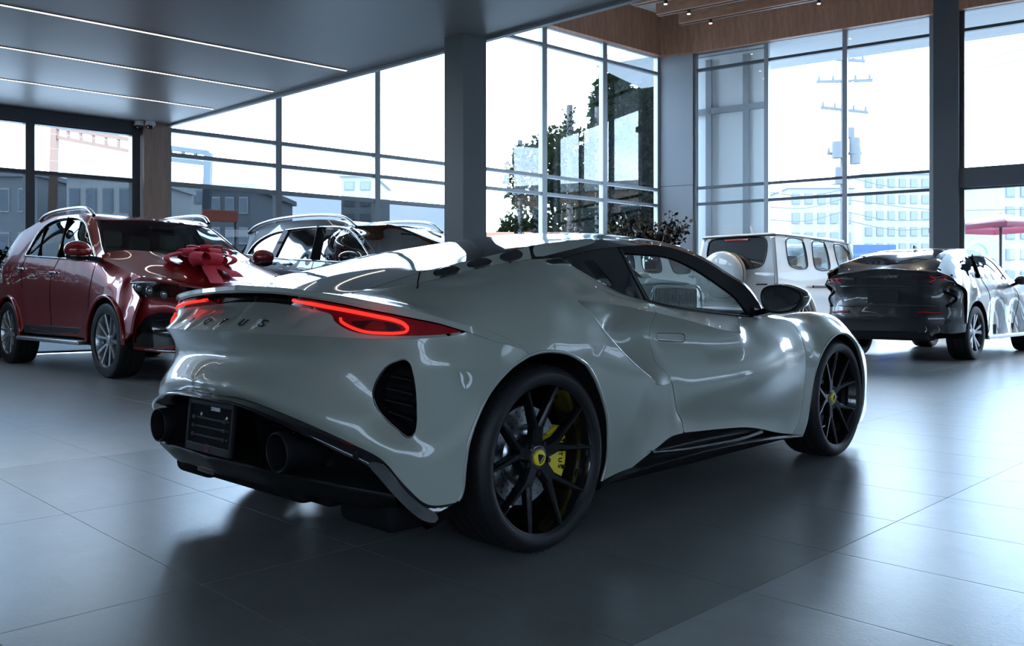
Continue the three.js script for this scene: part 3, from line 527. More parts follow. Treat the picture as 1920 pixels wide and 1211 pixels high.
  // ---- rear clam: deck, haunch, flank behind the door
  const inside = [
    [-0.58, 0.942, 0], [-0.578, 0.941, 0.2], [-0.57, 0.938, 0.36], [-0.65, 0.948, 0], [-0.645, 0.946, 0.3],
    [-0.5, 0.925, 0.6], [-0.47, 0.902, 0.7], [-0.43, 0.878, 0.79],
    [-0.25, 0.976, 0.64], [-0.25, 0.955, 0.74], [-0.25, 0.915, 0.825], [-0.24, 0.85, 0.888],
    [0, 1.01, 0.66], [0, 0.982, 0.75], [0, 0.936, 0.832], [0, 0.872, 0.894], [0, 0.80, 0.93],
    [0.18, 1.036, 0.665], [0.17, 0.99, 0.75], [0.16, 0.945, 0.815], [0.16, 0.888, 0.87], [0.17, 0.81, 0.916], [0.22, 0.72, 0.94],
    [0.36, 0.955, 0.765], [0.52, 0.935, 0.785], [0.67, 0.91, 0.80], [0.33, 1.02, 0.70],
    [0.33, 0.74, 0.928], [0.40, 0.64, 0.944], [0.45, 0.54, 0.944], [0.6, 0.52, 0.94], [0.75, 0.5, 0.932], [0.5, 0.4, 0.935], [0.7, 0.42, 0.925], [0.42, 0.27, 0.912], [0.6, 0.33, 0.915], [0.85, 0.45, 0.918],
  ].map((p) => V(...p));
  const clam = surface(thin([...lipT, ...shut, ...archRearFront, ...sideBotRear, ...scoop, ...shoulderR, ...doorLine, ...beltR, ...stripLow, ...inside, ...shutRear.slice(28)], 0.028), 'shoulder', 2e-5, 0.022);
  const clamOutline = [...lipT, ...shut.slice(2), ...archRearFront, ...sideBotRear, ...shutRear.slice(28).reverse(), at(1245, 718, 'z', 0.932), ...scoop, ...shoulderR, ...doorLine.slice().reverse(), ...beltR.slice().reverse(), ...stripLow.slice().reverse(), V(-0.57, 0.94, 0.36), V(-0.58, 0.942, 0)];
  mesh('rear_clam', both(panel(clam, clamOutline, { step: 0.011, gap: 0.0012, skirt: 0.018 })), M.grey, car);
  // deck strip with three outlets on each side
  const strip = surface(thin([...stripLow, ...stripTop], 0.03), 'shoulder', 1e-6);
  const ventFin = std(lin(0.05, 0.052, 0.055), 0.35, 0.5);
  const ventPx = [[837, 510, 0.54], [899, 494, 0.548], [959, 480, 0.558]], ventC = ventPx.map(([a, b, z]) => strip.on(at(a, b, 'z', z)));
  const oval = (S, c, ax, ay, rot, n = 24, pw = 2.6) => { const [u, v] = S.uvOf(c), out = []; for (let i = 0; i < n; i++) { const t = i / n * 2 * Math.PI, a = Math.sign(Math.cos(t)) * Math.abs(Math.cos(t)) ** (2 / pw) * ax, b = Math.sign(Math.sin(t)) * Math.abs(Math.sin(t)) ** (2 / pw) * ay; out.push(S.at(u + a * Math.cos(rot) - b * Math.sin(rot), v + a * Math.sin(rot) + b * Math.cos(rot))); } return out; };
  const ventO = ventC.map((c) => oval(strip, c, 0.058, 0.024, 0.20));
  const stripLine = [...stripLow, ...stripTop.slice().reverse()];
  const cutA = at(787, 511, 'z', 0.50), cutB = at(783, 531, 'z', 0.56);
  pair('deck_strip', (panel(strip, stripLine, { step: 0.007, gap: 0.0022, holes: ventO, skirt: 0.012 })), M.grey, car);
  pair('deck_seam', (tube([cutA, cutA.clone().lerp(cutB, 0.5), cutB, at(780, 543, 'z', 0.585).setY(0.953), at(775, 552, 'z', 0.60)].map((p, i) => (i < 3 ? strip.on(p).addScaledVector(V(0, 0.7, 0.7), 0.001) : clam.on(p).addScaledVector(V(0, 0.7, 0.7), 0.001))), 0.0028, 6, 20)), M.matt, car);
  for (const side of [1, -1]) ventC.forEach((c, k) => {
    const fin = [], [u, v] = strip.uvOf(c);
    fin.push(panel(strip, oval(strip, c, 0.066, 0.031, 0.20), { step: 0.008, skirt: 0, lift: -0.016 }));
    const m = mesh('deck_vent', side > 0 ? fin[0] : mirrorZ(fin[0]), M.matt, car);
    const rim = tube([...ventO[k], ventO[k][0]].map((p) => p.clone().addScaledVector(V(0, 0.75, 0.66), 0.001)), 0.0035, 6, 60);
    mesh('vent_frame', side > 0 ? rim : mirrorZ(rim), M.gloss, m);
    for (let i = -6; i <= 6; i++) { const x = i * 0.0082, h = 0.022 * Math.sqrt(Math.max(0.1, 1 - (i / 7.2) ** 2)), a = strip.at(u + x * Math.cos(0.2) + h * Math.sin(0.2), v + x * Math.sin(0.2) - h), b = strip.at(u + x * Math.cos(0.2) - h * Math.sin(0.2), v + x * Math.sin(0.2) + h), f = bar(a.addScaledVector(strip.n, -0.0005), b.addScaledVector(strip.n, -0.0005), 0.0034, 0.008); mesh('vent_fin', side > 0 ? f : mirrorZ(f), ventFin, m); }
  });
  // ---- door, with the hollow that runs under the haunch
  const ridge = Z([[1259, 706, 0.928], [1300, 697, 0.927], [1340, 686, 0.925], [1385, 673, 0.922], [1430, 659, 0.917], [1465, 648, 0.909]]), valley = Z([[1140, 625, 0.775], [1180, 632, 0.795], [1225, 640, 0.82], [1290, 649, 0.845], [1360, 652, 0.866], [1420, 645, 0.880]]);
  const doorIn = [V(0.30, 0.74, 0.785), V(0.36, 0.67, 0.825), ...ridge, ...valley, ...ridge.map((p, i) => V(p.x, 0.44 - i * 0.0016, p.z - 0.001)), ...sideBot.map((p) => V(p.x, p.y + 0.035, p.z - 0.004))];
  const under = scoop.slice(4).map((p) => p.clone().add(V(-0.01, 0.0, -0.075)));
  const door = surface(thin([...shoulderR, ...shoulderF, ...fadeUp, ...beltF.filter((p) => p.x > 1.5), ...shutFront, ...sideBot, ...shutRear.slice(0, 18), ...shutRear.slice(28), ...doorIn, ...under, V(0.55, 0.60, 0.915), V(0.65, 0.585, 0.926)], 0.034), 'side', 2.5e-4, 0.035);
  const doorOut = [...shoulderF.slice().reverse(), ...shutRear, ...sideBot, ...shutFront.slice().reverse(), at(1475, 601, 'z', 0.815), at(1452, 596.5, 'z', 0.80), ...beltF.filter((p) => p.x > fadeUp[fadeUp.length - 1].x).reverse(), ...fadeUp.slice().reverse()];
  const hd = [[1238, 625], [1280, 625.5], [1285, 630], [1284, 640], [1279, 641.5], [1242, 638.5], [1237.5, 634]].map(([a, b]) => door.on(at(a, b, 'z', 0.842)));
  pair('door', (panel(door, doorOut, { step: 0.012, gap: 0.0022, skirt: 0.02, holes: [hd] })), M.grey, car);
  pair('door_handle', (panel(door, hd, { step: 0.004, gap: 0.0022, skirt: 0.01, lift: -0.001 })), M.grey, car);
  const hollow = [...scoop.map((p) => p.clone().add(V(-0.05, 0.0, 0))), ...shoulderR.slice(1), ...shutRear.slice(0, 29), at(1259, 717, 'z', 0.928), at(1240, 722, 'z', 0.93)];
  pair('side_scoop', (panel(door, hollow, { step: 0.011, gap: 0, skirt: 0 })), M.grey, car);
  pair('scoop_edge', (tube(scoop.slice(2, -6).map((p) => p.clone().add(V(-0.004, 0, -0.004))), 0.0055, 8, 60)), M.grey, car);
  // shoulder of the door below the side window
  const shF = surface(thin([...shoulderF, ...beltF, ...doorLine, ...fadeUp, V(0.9, 0.872, 0.81), V(1.2, 0.83, 0.826)], 0.03), 'shoulder', 1e-5, 0.012);
  pair('door_shoulder', (panel(shF, [...beltF.filter((p) => p.x < fadeUp[fadeUp.length - 1].x).reverse(), ...doorLine, ...shoulderF.slice(1), ...fadeUp.slice(1)], { step: 0.012, gap: 0.0008, skirt: 0.012 })), M.grey, car);
  // ---- front wing, bonnet and nose
  const archF = Z([[1505, 816, 0.892], [1513, 792, 0.9], [1519, 755, 0.907], [1526.5, 708, 0.915], [1537, 673.5, 0.922], [1550, 647, 0.927], [1566, 629, 0.929], [1582, 624, 0.928], [1595, 630, 0.924], [1608, 647, 0.917], [1617, 676, 0.905], [1621, 708, 0.893], [1620, 745, 0.88], [1616, 771, 0.87], [1608.5, 794, 0.86]]);
  const noseEdge = smooth([archF[archF.length - 1], at(1619, 784, 'z', 0.83), at(1624, 765, 'z', 0.83), at(1626, 718, 'z', 0.835), at(1623.5, 684, 'z', 0.835), at(1614, 652, 'z', 0.825), V(3.06, 0.665, 0.72), V(3.12, 0.665, 0.55), V(3.2, 0.665, 0.3), V(3.24, 0.665, 0)], 4);
  const cowl = smooth([V(2.42, 0.845, 0), V(2.38, 0.845, 0.3), V(2.26, 0.84, 0.55), V(2.1, 0.828, 0.70), at(1434, 590, 'z', 0.79)], 4);
  const crown = [[2.2, 0.815, 0.72], [2.3, 0.80, 0.60], [2.5, 0.795, 0.45], [2.5, 0.832, 0.70], [2.62, 0.835, 0.72], [2.8, 0.825, 0.715], [2.95, 0.78, 0.70], [2.45, 0.80, 0.82], [2.65, 0.79, 0.84], [2.85, 0.745, 0.82], [2.3, 0.75, 0.86], [2.28, 0.66, 0.9], [2.22, 0.55, 0.907], [2.5, 0.76, 0.885], [2.6, 0.755, 0.88], [2.7, 0.79, 0.35], [2.7, 0.80, 0], [2.95, 0.73, 0.35], [2.95, 0.745, 0], [2.2, 0.4, 0.905], [2.17, 0.3, 0.9]].map((p) => V(...p));
  const wing = surface(thin([...shutFront, ...archF, ...noseEdge, ...cowl, ...crown], 0.03), 'shoulder', 3e-5, 0.022);
  mesh('front_wing', both(panel(wing, [...shutFront, at(1505, 816, 'z', 0.892), ...archF, ...noseEdge.slice(1), ...cowl, at(1460, 598, 'z', 0.805), at(1475, 601.5, 'z', 0.818)], { step: 0.013, gap: 0.001, skirt: 0.015 })), M.grey, car);
  const nz = (dx, dy, k) => noseEdge.slice(2).map((p, i, a) => V(p.x + dx * (0.35 + 0.65 * i / a.length), p.y * (1 - k) + dy * k, p.z * (1 - 0.12 * k)));
  mesh('nose', both(ribbons([noseEdge.slice(2), nz(0.14, 0.5, 0.35), nz(0.22, 0.35, 0.7), nz(0.18, 0.15, 1)], 30)), M.grey, car);
  mesh('front_splitter', both(ribbons([nz(0.22, 0.14, 1), nz(0.24, 0.11, 1), nz(-0.2, 0.11, 1)], 30, { hard: true })), M.gloss, car);
  // rolled arch lips and dark wheel housings
  pair('arch_lip', (tube(archRearBack.slice(0, -3).reverse().concat(archRearFront.slice(1)).map((p) => p.clone().add(V(0, 0, -0.004))), 0.007, 8, 120)), M.grey, car);
  pair('arch_lip', (tube(archF.map((p) => p.clone().add(V(0, 0, -0.004))), 0.007, 8, 90)), M.grey, car);
  const house = (edge) => (ribbons([edge, edge.map((p) => V(p.x, p.y + 0.004, p.z - 0.03)), edge.map((p) => V(p.x, p.y + 0.012, 0.52)), edge.map((p) => V(p.x * 0.9 + edge[0].x * 0.1, 0.25, 0.5))], 60));
  pair('wheel_housing', house([...archRearBack.slice().reverse(), ...archRearFront.slice(1)]), M.matt, car);
  pair('wheel_housing', house(archF), M.matt, car);
  // ---- rear fascia
  const fasIn = [...smooth([V(-0.752, 0.712, 0), ...L.plan((z) => midPlan(z), [[480, 668], [545, 673], [610, 679], [660, 684]])], 5),
    ...smooth([V(-0.795, 0.648, 0), ...L.plan((z) => (midPlan(z) + lowPlan(z)) / 2, [[470, 704], [560, 724], [630, 748], [680, 772]])], 5),
    ...L.plan((z) => midPlan(z) + 0.004, [[742, 677], [762, 676], [716, 700], [700, 742], [720, 782], [744, 805]]),
    ...L.plan((z) => midPlan(z) - 0.012, [[782, 690], [789, 740], [789, 790], [784, 830]]), ...L.plan((z) => midPlan(z) - 0.008, [[760, 655], [700, 656], [640, 652]]),
    ...L.run('z', [[830, 680, 0.874], [870, 720, 0.9], [830, 760, 0.868], [860, 800, 0.895], [825, 860, 0.872], [840, 910, 0.885], [790, 880, 0.84], [900, 680, 0.917], [940, 670, 0.932]])];
  const tailPlan = [[0.3, -0.975], [0.05, -0.955], [-0.15, -0.935], [-0.3, -0.91], [-0.42, -0.868], [-0.52, -0.815], [-0.6, -0.735], [-0.67, -0.62], [-0.725, -0.47], [-0.752, -0.3], [-0.762, -0.12]], tailBase = [...tailPlan.map(([x, z]) => V(x, 0, z)), V(-0.764, 0, 0), ...tailPlan.slice().reverse().map(([x, z]) => V(x, 0, -z))];
  const mirrored = (a) => [...a, ...a.filter((p) => p.z > 0.012).map((p) => V(p.x, p.y, -p.z))];
  const fascia = wrapped(tailBase, mirrored(thin([...crease, ...shut, ...archRearBack, ...botRow, ...lowRow, ...fasIn], 0.028)), 2e-5, 0.018);
  const ventHole = smooth(L.plan(midPlan, [[742, 678], [758, 674.5], [768, 681], [774, 700], [779, 730], [781, 765], [780, 800], [774, 817], [764, 819.5], [745, 805], [722, 784], [706, 763], [699, 742], [703, 722], [714, 701], [728, 685]]), 4, true);
  const fasOut = [...crease, ...shut.slice(1), ...archRearBack.slice(1), ...botRow.slice().reverse()];
  mesh('rear_fascia', both(panel(fascia, [...fasOut, V(-0.8, 0.7, -0.004)], { step: 0.010, gap: 0.0012, skirt: 0.015, holes: [ventHole] })), M.grey, car);
  const ledge = wrapped(tailBase, mirrored(thin([...crease, ...inner, ...lightLow, ...L.plan((z) => creasePlan(z) + 0.03, [[440, 606], [488, 607], [560, 612], [610, 618]]), V(-0.77, 0.828, 0), ...L.plan((z) => lipPlan(z) + 0.012, [[448, 588], [520, 589], [570, 593]])], 0.024)), 1e-5);
  mesh('tail_ledge', both(panel(ledge, [...crease, ...lightLow.slice().reverse(), ...inner.slice().reverse()], { step: 0.008, gap: 0, skirt: 0.01 })), M.grey, car);
  mesh('tail_lip', both(ribbons([lipT, lipB].map((c, i) => (i ? [...c, ...shut.slice(2, -2)] : c)), 90)), M.grey, car);
  mesh('lip_underside', both(ribbons([lipB, lipB.map((p) => V(p.x + 0.05, p.y - 0.006, p.z * 0.985)), lipB.map((p) => V(p.x + 0.06, p.y - 0.035, p.z * 0.98))], 60)), M.gloss, car);
  // fascia outlets with blades
  const bowl = ventHole.map((p) => p.clone().add(V(0.09, 0, -0.05)));
  for (const side of [1, -1]) {
    const s = (g) => (side > 0 ? g : mirrorZ(g));
    const v = mesh('rear_outlet', s(merge([ribbons([[...ventHole, ventHole[0]], [...bowl, bowl[0]]], 60), panel(surface(thin(bowl, 0.02), 'corner', 1e-5), bowl, { skirt: 0, step: 0.02 })])), M.matt, car);
    mesh('outlet_rim', s(tube([...ventHole, ventHole[0]].map((p) => p.clone().add(V(0.004, 0, -0.003))), 0.0045, 6, 80)), M.gloss, v);
    for (const [a, b, c, d] of [[738, 704, 778, 712], [730, 726, 779, 738], [728, 748, 780, 760], [735, 770, 780, 786]]) { const p = at(a, b, (z) => midPlan(z) + 0.05), q = at(c, d, (z) => midPlan(z) + 0.02); mesh('outlet_blade', s(bar(p, q, 0.05, 0.005)), M.satin, v); }
  }
  // ---- tail lamps
  const lightTop = lipB.filter((p) => p.z > 0.37).map((p) => V(p.x + 0.006, p.y - 0.006, p.z)), lamp = surface(thin([...lightTop, ...lightLow], 0.02), 'corner', 1e-5);
  const lampOut = [...lightTop.slice().reverse(), ...lightLow];
  const glow = (pts) => pts.map(([a, b]) => lamp.on(at(a, b, (z) => lipPlan(z) + 0.01)));
  for (const side of [1, -1]) {
    const s = (g) => (side > 0 ? g : mirrorZ(g));
    const t = mesh('tail_lamp', s(panel(lamp, lampOut, { step: 0.006, skirt: 0.01 })), M.lens, car);
    mesh('lamp_dark_window', s(panel(lamp, glow([[660, 603], [700, 600], [738, 606], [752, 614], [752, 619], [735, 620.5], [690, 618], [668, 611]]), { step: 0.006, skirt: 0, lift: 0.002 })), M.lensDark, t);
    const strip2 = glow([[546, 563.5], [575, 568.5], [610, 575], [660, 584], [710, 594], [740, 600.5], [757, 607], [765, 614.5], [763, 621], [750, 624], [720, 624.5], [690, 622], [668, 616], [651, 608.5], [641, 601.5], [640, 596]]).map((p) => p.addScaledVector(V(-0.6, 0.2, 0.6), 0.003));
    const path = new THREE.CatmullRomCurve3(strip2, false, 'centripetal');
    void path; mesh('light_bar', s(merge([tube(strip2.slice(0, 8), 0.0068, 8, 60), tube(strip2.slice(6), 0.005, 8, 60)])), M.redLight, t);
  }
  const glowLight = new THREE.PointLight(0xff2010, 0.004); glowLight.position.copy(at(700, 596, (z) => lipPlan(z) + 0.01).add(V(-0.07, 0.0, 0.05))); glowLight.castShadow = true; glowLight.shadow.radius = 3; car.add(glowLight); glowLight.name = 'tail_lamp_glow';
  // letters across the tail ledge
  ['L', 'O', 'T', 'U', 'S'].forEach((ch, i) => {
    const zc = (i - 2) * 0.1315, p = V(creasePlan(Math.abs(zc)) + 0.03, 0, zc); const q = ledge.on(V(p.x, 0.828, zc));
    const nn = ledge.normal(q), rt = V(0, 0, 1).addScaledVector(nn, -nn.z).normalize(), up = nn.clone().cross(rt).normalize();
    const g = text(ch, 0.036, 0.004, fontR).scale(1.35, 1, 1).applyMatrix4(basis(q.addScaledVector(nn, 0.003), rt, up, nn)); mesh('tail_letter', g, M.gloss, car);
  });
  // ---- black lower bumper, diffuser, plate, tailpipes
  const frameIn = smooth([V(-0.862, 0.562, 0), V(-0.8615, 0.56, 0.07), ...L.plan(frmPlan, [[430, 755], [458, 764], [511, 787], [577, 819], [643, 852], [690, 874], [718, 900], [745, 935], [775, 962], [800, 976]])], 4);
  const frameOut = botRow.filter((p) => p.z < 0.9);
  const mid = (a, b, t, dx) => a.map((p, i) => p.clone().lerp(b[i], t).add(V(dx, 0, 0)));
  const A = resample(botRow.slice(0, 58), 60), B = resample(frameIn, 60);
  mesh('bumper_frame', both(loft([A, mid(A, B, 0.5, -0.012), B, B.map((p) => V(p.x + 0.012, p.y - 0.008, p.z)), B.map((p) => V(p.x + 0.09, p.y - 0.03, p.z * 0.97))])), M.gloss, car);
  // side blade of the diffuser
  const finPx = [[690, 868], [712, 868], [735, 890], [765, 925], [795, 950], [816, 962], [822, 972], [818, 979], [800, 978], [778, 966], [748, 938], [716, 902]];
  const finO = finPx.map(([a, b]) => at(a, b, (z) => botPlan(z) - 0.035)), finS = surface(thin(finO, 0.02), 'corner', 1e-5);
  pair('diffuser_blade', (panel(finS, smooth(finO, 4, true), { step: 0.01, skirt: 0.035 })), M.gloss, car);
  mesh('diffuser_cavity', both(ribbons([B.map((p) => V(p.x + 0.09, p.y - 0.03, p.z * 0.97)), B.map((p) => V(-0.66 + Math.max(0, p.z - 0.5) * 0.5, Math.min(p.y - 0.05, 0.46), p.z * 0.93)), B.map((p) => V(-0.64 + Math.max(0, p.z - 0.5) * 0.5, 0.24, p.z * 0.9)), B.map((p) => V(-0.3, 0.16, p.z * 0.85))], 50)), M.satin, car);
  const splitPx = L.plan((z) => frmPlan(z) + 0.03, [[430, 866], [475, 877], [500, 885], [577, 899], [657, 915], [713, 925], [740, 931]]), splitC = smooth([V(-0.835, 0.341, 0), ...splitPx], 4);
  mesh('diffuser_lip', both(ribbons([splitC.map((p) => V(p.x + 0.14, p.y + 0.015, p.z)), splitC.map((p) => V(p.x + 0.006, p.y + 0.006, p.z)), splitC.map((p) => V(p.x, p.y, p.z)), splitC.map((p) => V(p.x + 0.004, p.y - 0.014, p.z)), splitC.map((p) => V(p.x + 0.05, p.y - 0.07, p.z * 0.96)), splitC.map((p) => V(p.x + 0.25, p.y - 0.13, p.z * 0.93))], 40)), M.satin, car);
  mesh('rear_undertray', [box(0.42, 0.09, 0.9, -0.52, 0.262, 0, 0.04), box(0.3, 0.1, 0.3, -0.45, 0.2, 0.62, 0.04), box(0.3, 0.1, 0.3, -0.45, 0.2, -0.62, 0.04)], M.matt, car);
  mesh('rear_fog_lamp', box(0.008, 0.02, 0.12, -0.837, 0.295, 0, 0.004), M.gloss, car);
  for (const side of [1, -1]) {
    const pipe = new THREE.LatheGeometry([[0.055, 0.16], [0.060, 0.0], [0.064, -0.004], [0.067, 0.002], [0.068, 0.02], [0.068, 0.16]].map(([a, b]) => new THREE.Vector2(a, b)), 48).rotateZ(-Math.PI / 2).translate(-0.815, 0.410, side * 0.444);
    const t = mesh('tailpipe', pipe, M.satin, car); mesh('pipe_rim', new THREE.TorusGeometry(0.064, 0.0025, 8, 48).rotateY(Math.PI / 2).translate(-0.816, 0.410, side * 0.444), M.trim, t);
    mesh('pipe_bore', new THREE.CircleGeometry(0.056, 32).rotateY(-Math.PI / 2).translate(-0.70, 0.410, side * 0.444), M.matt, t);
    mesh('pipe_shroud', both(ribbons([smooth([V(-0.80, 0.50, 0.31), V(-0.80, 0.495, 0.40), V(-0.79, 0.46, 0.56)], 6), smooth([V(-0.70, 0.47, 0.32), V(-0.70, 0.47, 0.40), V(-0.70, 0.44, 0.56)], 6)], 20))[side > 0 ? 0 : 1], M.gloss, t);
    mesh('shroud_wall', both(ribbon([V(-0.815, 0.508, 0.30), V(-0.80, 0.42, 0.315), V(-0.81, 0.32, 0.335)], [V(-0.67, 0.48, 0.29), V(-0.67, 0.42, 0.3), V(-0.67, 0.3, 0.32)], 12))[side > 0 ? 0 : 1], M.gloss, t);
  }
  mesh('tow_eye_cover', new THREE.CylinderGeometry(0.012, 0.012, 0.006, 20).rotateZ(Math.PI / 2).translate(-0.70, 0.42, 0.72), M.trim, car);
  // number-plate carrier
  const pc = V(-0.815, 0.447, 0), tilt = 0.10, plate = mesh('plate_carrier', box(0.012, 0.185, 0.335, 0, 0, 0, 0.006).rotateZ(-tilt).translate(pc.x, pc.y, pc.z), M.matt, car);
  const pm = new THREE.Matrix4().makeTranslation(pc.x, pc.y, pc.z).multiply(new THREE.Matrix4().makeRotationZ(-tilt)), onP = (g) => g.applyMatrix4(pm), facing = basis(V(-0.0065, 0, 0), V(0, 0, 1), V(0, 1, 0), V(-1, 0, 0)), put = (g, z, y) => onP(g.translate(z, y, 0).applyMatrix4(facing));
  mesh('plate_frame', [onP(box(0.012, 0.018, 0.335, -0.008, 0.086, 0, 0.003)), onP(box(0.012, 0.03, 0.335, -0.008, -0.078, 0, 0.003)), onP(box(0.012, 0.185, 0.012, -0.008, 0, 0.162, 0.003)), onP(box(0.012, 0.185, 0.012, -0.008, 0, -0.162, 0.003))], M.trim, plate);
  for (let k = 0; k < 3; k++) { mesh('plate_rib', onP(box(0.006, 0.008, 0.27, -0.009, 0.03 - k * 0.032, 0.01, 0.002)), M.satin, plate); for (const z of [-0.12, 0.11]) mesh('plate_clip', onP(box(0.008, 0.014, 0.022, -0.01, 0.03 - k * 0.032, z, 0.002)), M.trim, plate); }
  mesh('plate_lettering', put(text('STUDIO', 0.0135, 0.002), 0.03, 0.068), M.whitePrint, plate);
  for (const z of [-0.075, 0.115]) mesh('plate_screw', put(new THREE.TorusGeometry(0.0048, 0.0018, 6, 16), z, 0.043), M.whitePrint, plate);
  const horn = (s) => { const h = new THREE.Shape(); h.moveTo(-0.42, 0.55); h.bezierCurveTo(-0.30, 0.40, -0.36, 0.12, -0.26, -0.12); h.bezierCurveTo(-0.2, -0.30, -0.12, -0.42, -0.03, -0.5); h.lineTo(-0.03, -0.30); h.bezierCurveTo(-0.12, -0.18, -0.14, -0.02, -0.14, 0.12); h.bezierCurveTo(-0.14, 0.32, -0.28, 0.46, -0.42, 0.55); const k = new THREE.Shape(); k.moveTo(0.0, 0.52); k.bezierCurveTo(0.34, 0.46, 0.50, 0.20, 0.40, -0.12); k.bezierCurveTo(0.34, -0.34, 0.16, -0.46, 0.04, -0.5); k.lineTo(0.04, -0.28); k.bezierCurveTo(0.16, -0.22, 0.24, -0.1, 0.25, 0.05); k.bezierCurveTo(0.26, 0.2, 0.12, 0.42, 0.0, 0.52); return new THREE.ShapeGeometry([h, k], 8).scale(s, s, s); };
  mesh('plate_emblem', put(horn(0.034), 0.005, -0.072).translate(-0.009, 0, 0), M.redPrint, plate);
  { const c = fascia.on(at(872, 713, 'z', 0.9)), n = fascia.normal(c), rt = V(0, 1, 0).cross(n).normalize(); mesh('bumper_emblem', horn(0.056).applyMatrix4(basis(c.addScaledVector(n, 0.003), rt, n.clone().cross(rt), n)), std(lin(0.85, 0.87, 0.86), 0.4), car); }
  const sillMat = phys(lin(0.006, 0.006, 0.007), 0.3, 0, { specularIntensity: 0.5 });
  // ---- sills
  const sb = [...sideBotRear, ...sideBot.slice(1)], bladeE = Z([[1127, 915, 0.93], [1180, 889, 0.945], [1259, 864, 0.95], [1338, 844, 0.95], [1418, 828, 0.945], [1471, 821.5, 0.93], [1505, 818.5, 0.90]]);
  const sA = resample(sb, 60), sB = resample(bladeE, 60);
  pair('sill', (loft([sA, sA.map((p) => V(p.x, p.y - 0.004, p.z - 0.035)), sB.map((p) => V(p.x, p.y + 0.035, 0.85)), sB.map((p) => V(p.x, p.y + 0.012, 0.87)), sB.map((p) => V(p.x, p.y + 0.004, p.z)), sB, sB.map((p) => V(p.x, p.y - 0.012, p.z - 0.02)), sB.map((p) => V(p.x, 0.13, 0.6))])), sillMat, car);
  pair('sill_blade', (tube(Z([[1222, 848, 0.925], [1280, 842.5, 0.925], [1338, 833, 0.92], [1391, 821.5, 0.91], [1428, 809, 0.9]]), 0.008, 8, 40)), M.gloss, car);
  mesh('underbody', [box(3.0, 0.16, 1.2, 1.25, 0.2, 0, 0.03), box(1.7, 0.1, 1.6, 1.25, 0.19, 0, 0.03), box(0.7, 0.25, 1.0, -0.3, 0.33, 0, 0.02)], M.matt, car);

  // ---- canopy: engine glass, roof, windscreen, pillars
  const ctr = [[-0.58, 0.94, 0], [-0.25, 1.03, 0], [0.1, 1.115, 0], [0.4, 1.18, 0], [0.7, 1.228, 0], [1.0, 1.254, 0], [1.25, 1.258, 0], [1.5, 1.235, 0], [1.75, 1.175, 0], [2.05, 1.05, 0], [2.46, 0.85, 0], [2.40, 0.85, 0.35], [2.27, 0.845, 0.58], [2.12, 0.83, 0.70], [1.0, 1.222, 0.4], [1.4, 1.212, 0.4], [0.6, 1.185, 0.4]].map((p) => V(...p));
  const railT = Z([[992, 461, 0.55], [1036, 454.5, 0.552], [1081, 450.5, 0.555], [1121, 449.5, 0.556], [1160, 450.5, 0.558], [1225, 452, 0.565], [1272, 461.5, 0.585], [1320, 483, 0.625], [1367, 513, 0.672], [1401, 535.5, 0.718], [1420, 560.5, 0.752], [1436, 586, 0.775]]);
  const rail = surface(thin([...railT, ...roofEdge], 0.025), 'shoulder', 1e-6);
  const half = thin([...stripTop, ...railT, ...ctr], 0.035), canopy = surface([...half, ...half.filter((p) => p.z > 0.02).map((p) => V(p.x, p.y, -p.z))], 'top', 4e-5, 0.03);
  const RE = roofEdge, rearCut = [V(0.32, 0, 0.548), V(0.35, 0, 0.42), V(0.42, 0, 0.3), V(0.45, 0, 0.15), V(0.45, 0, 0)].map((p) => canopy.on(p));
  const flipZ = (a) => a.slice().reverse().map((p) => V(p.x, p.y, -p.z));
  const engOut = [V(-0.575, 0.94, 0), V(-0.565, 0.94, 0.36), ...stripTop.slice(1), ...rearCut];
  mesh('engine_cover', both(panel(canopy, engOut, { step: 0.02, gap: 0.001, skirt: 0.015 })), M.darkGlass, car);
  const wsTop = [V(1.48, 0, 0), V(1.46, 0, 0.3), V(1.42, 0, 0.555)].map((p) => canopy.on(p)), wsSide = [V(1.62, 0, 0.592), V(1.8, 0, 0.645), V(2.0, 0, 0.69), V(2.1, 0, 0.69)].map((p) => canopy.on(p)), wsBase = [V(2.26, 0, 0.57), V(2.38, 0, 0.34), V(2.44, 0, 0)].map((p) => canopy.on(p));
  const ws = [...wsTop, ...wsSide, ...wsBase];
  const roofOut = [V(0.45, 1.2, 0), ...rearCut.slice(0, -1).reverse(), ...railT, V(2.12, 0.83, 0.70), ...cowl.slice(0, -4).reverse()];
  mesh('roof', both(panel(canopy, roofOut, { step: 0.014, gap: 0.0006, skirt: 0.012, holes: [[...ws, V(2.44, 0, -0.02), V(1.48, 0, -0.02)]] })), M.gloss, car);
  pair('roof_rail', panel(rail, [...railT, ...RE.slice().reverse()], { step: 0.01, gap: 0.0004, skirt: 0.01 }), M.gloss, car);
  mesh('windscreen', panel(canopy, [...ws, ...flipZ(ws)], { step: 0.03, skirt: 0, lift: -0.004 }), M.screenTint, car);
  const ins = smooth([[1000, 463.5, 0.555], [1036, 456.5, 0.555], [1081, 452.5, 0.55], [1103, 452.5, 0.545], [1112, 456, 0.553], [1106, 460.5, 0.572], [1092, 464.5, 0.585], [1058, 472.5, 0.6], [1003, 482.5, 0.582]].map(([a, b, z]) => rail.on(at(a, b, 'z', z))), 3, true);
  pair('roof_insert', (panel(rail, ins, { step: 0.008, skirt: 0.004, lift: 0.003 })), M.grey, car);
  // side glass
  const glassS = surface(thin([...beltR, ...beltF, ...RE.slice(10).map((p) => p.clone())], 0.03), 'side', 1e-6);
  const bTop = at(1160, 464.5, 'z', 0.62), bBot = at(1211, 563.5, 'z', 0.758);
  const quarter = [...beltR.slice(0, -1), bBot, bTop, ...RE.slice(10, 26).reverse()];
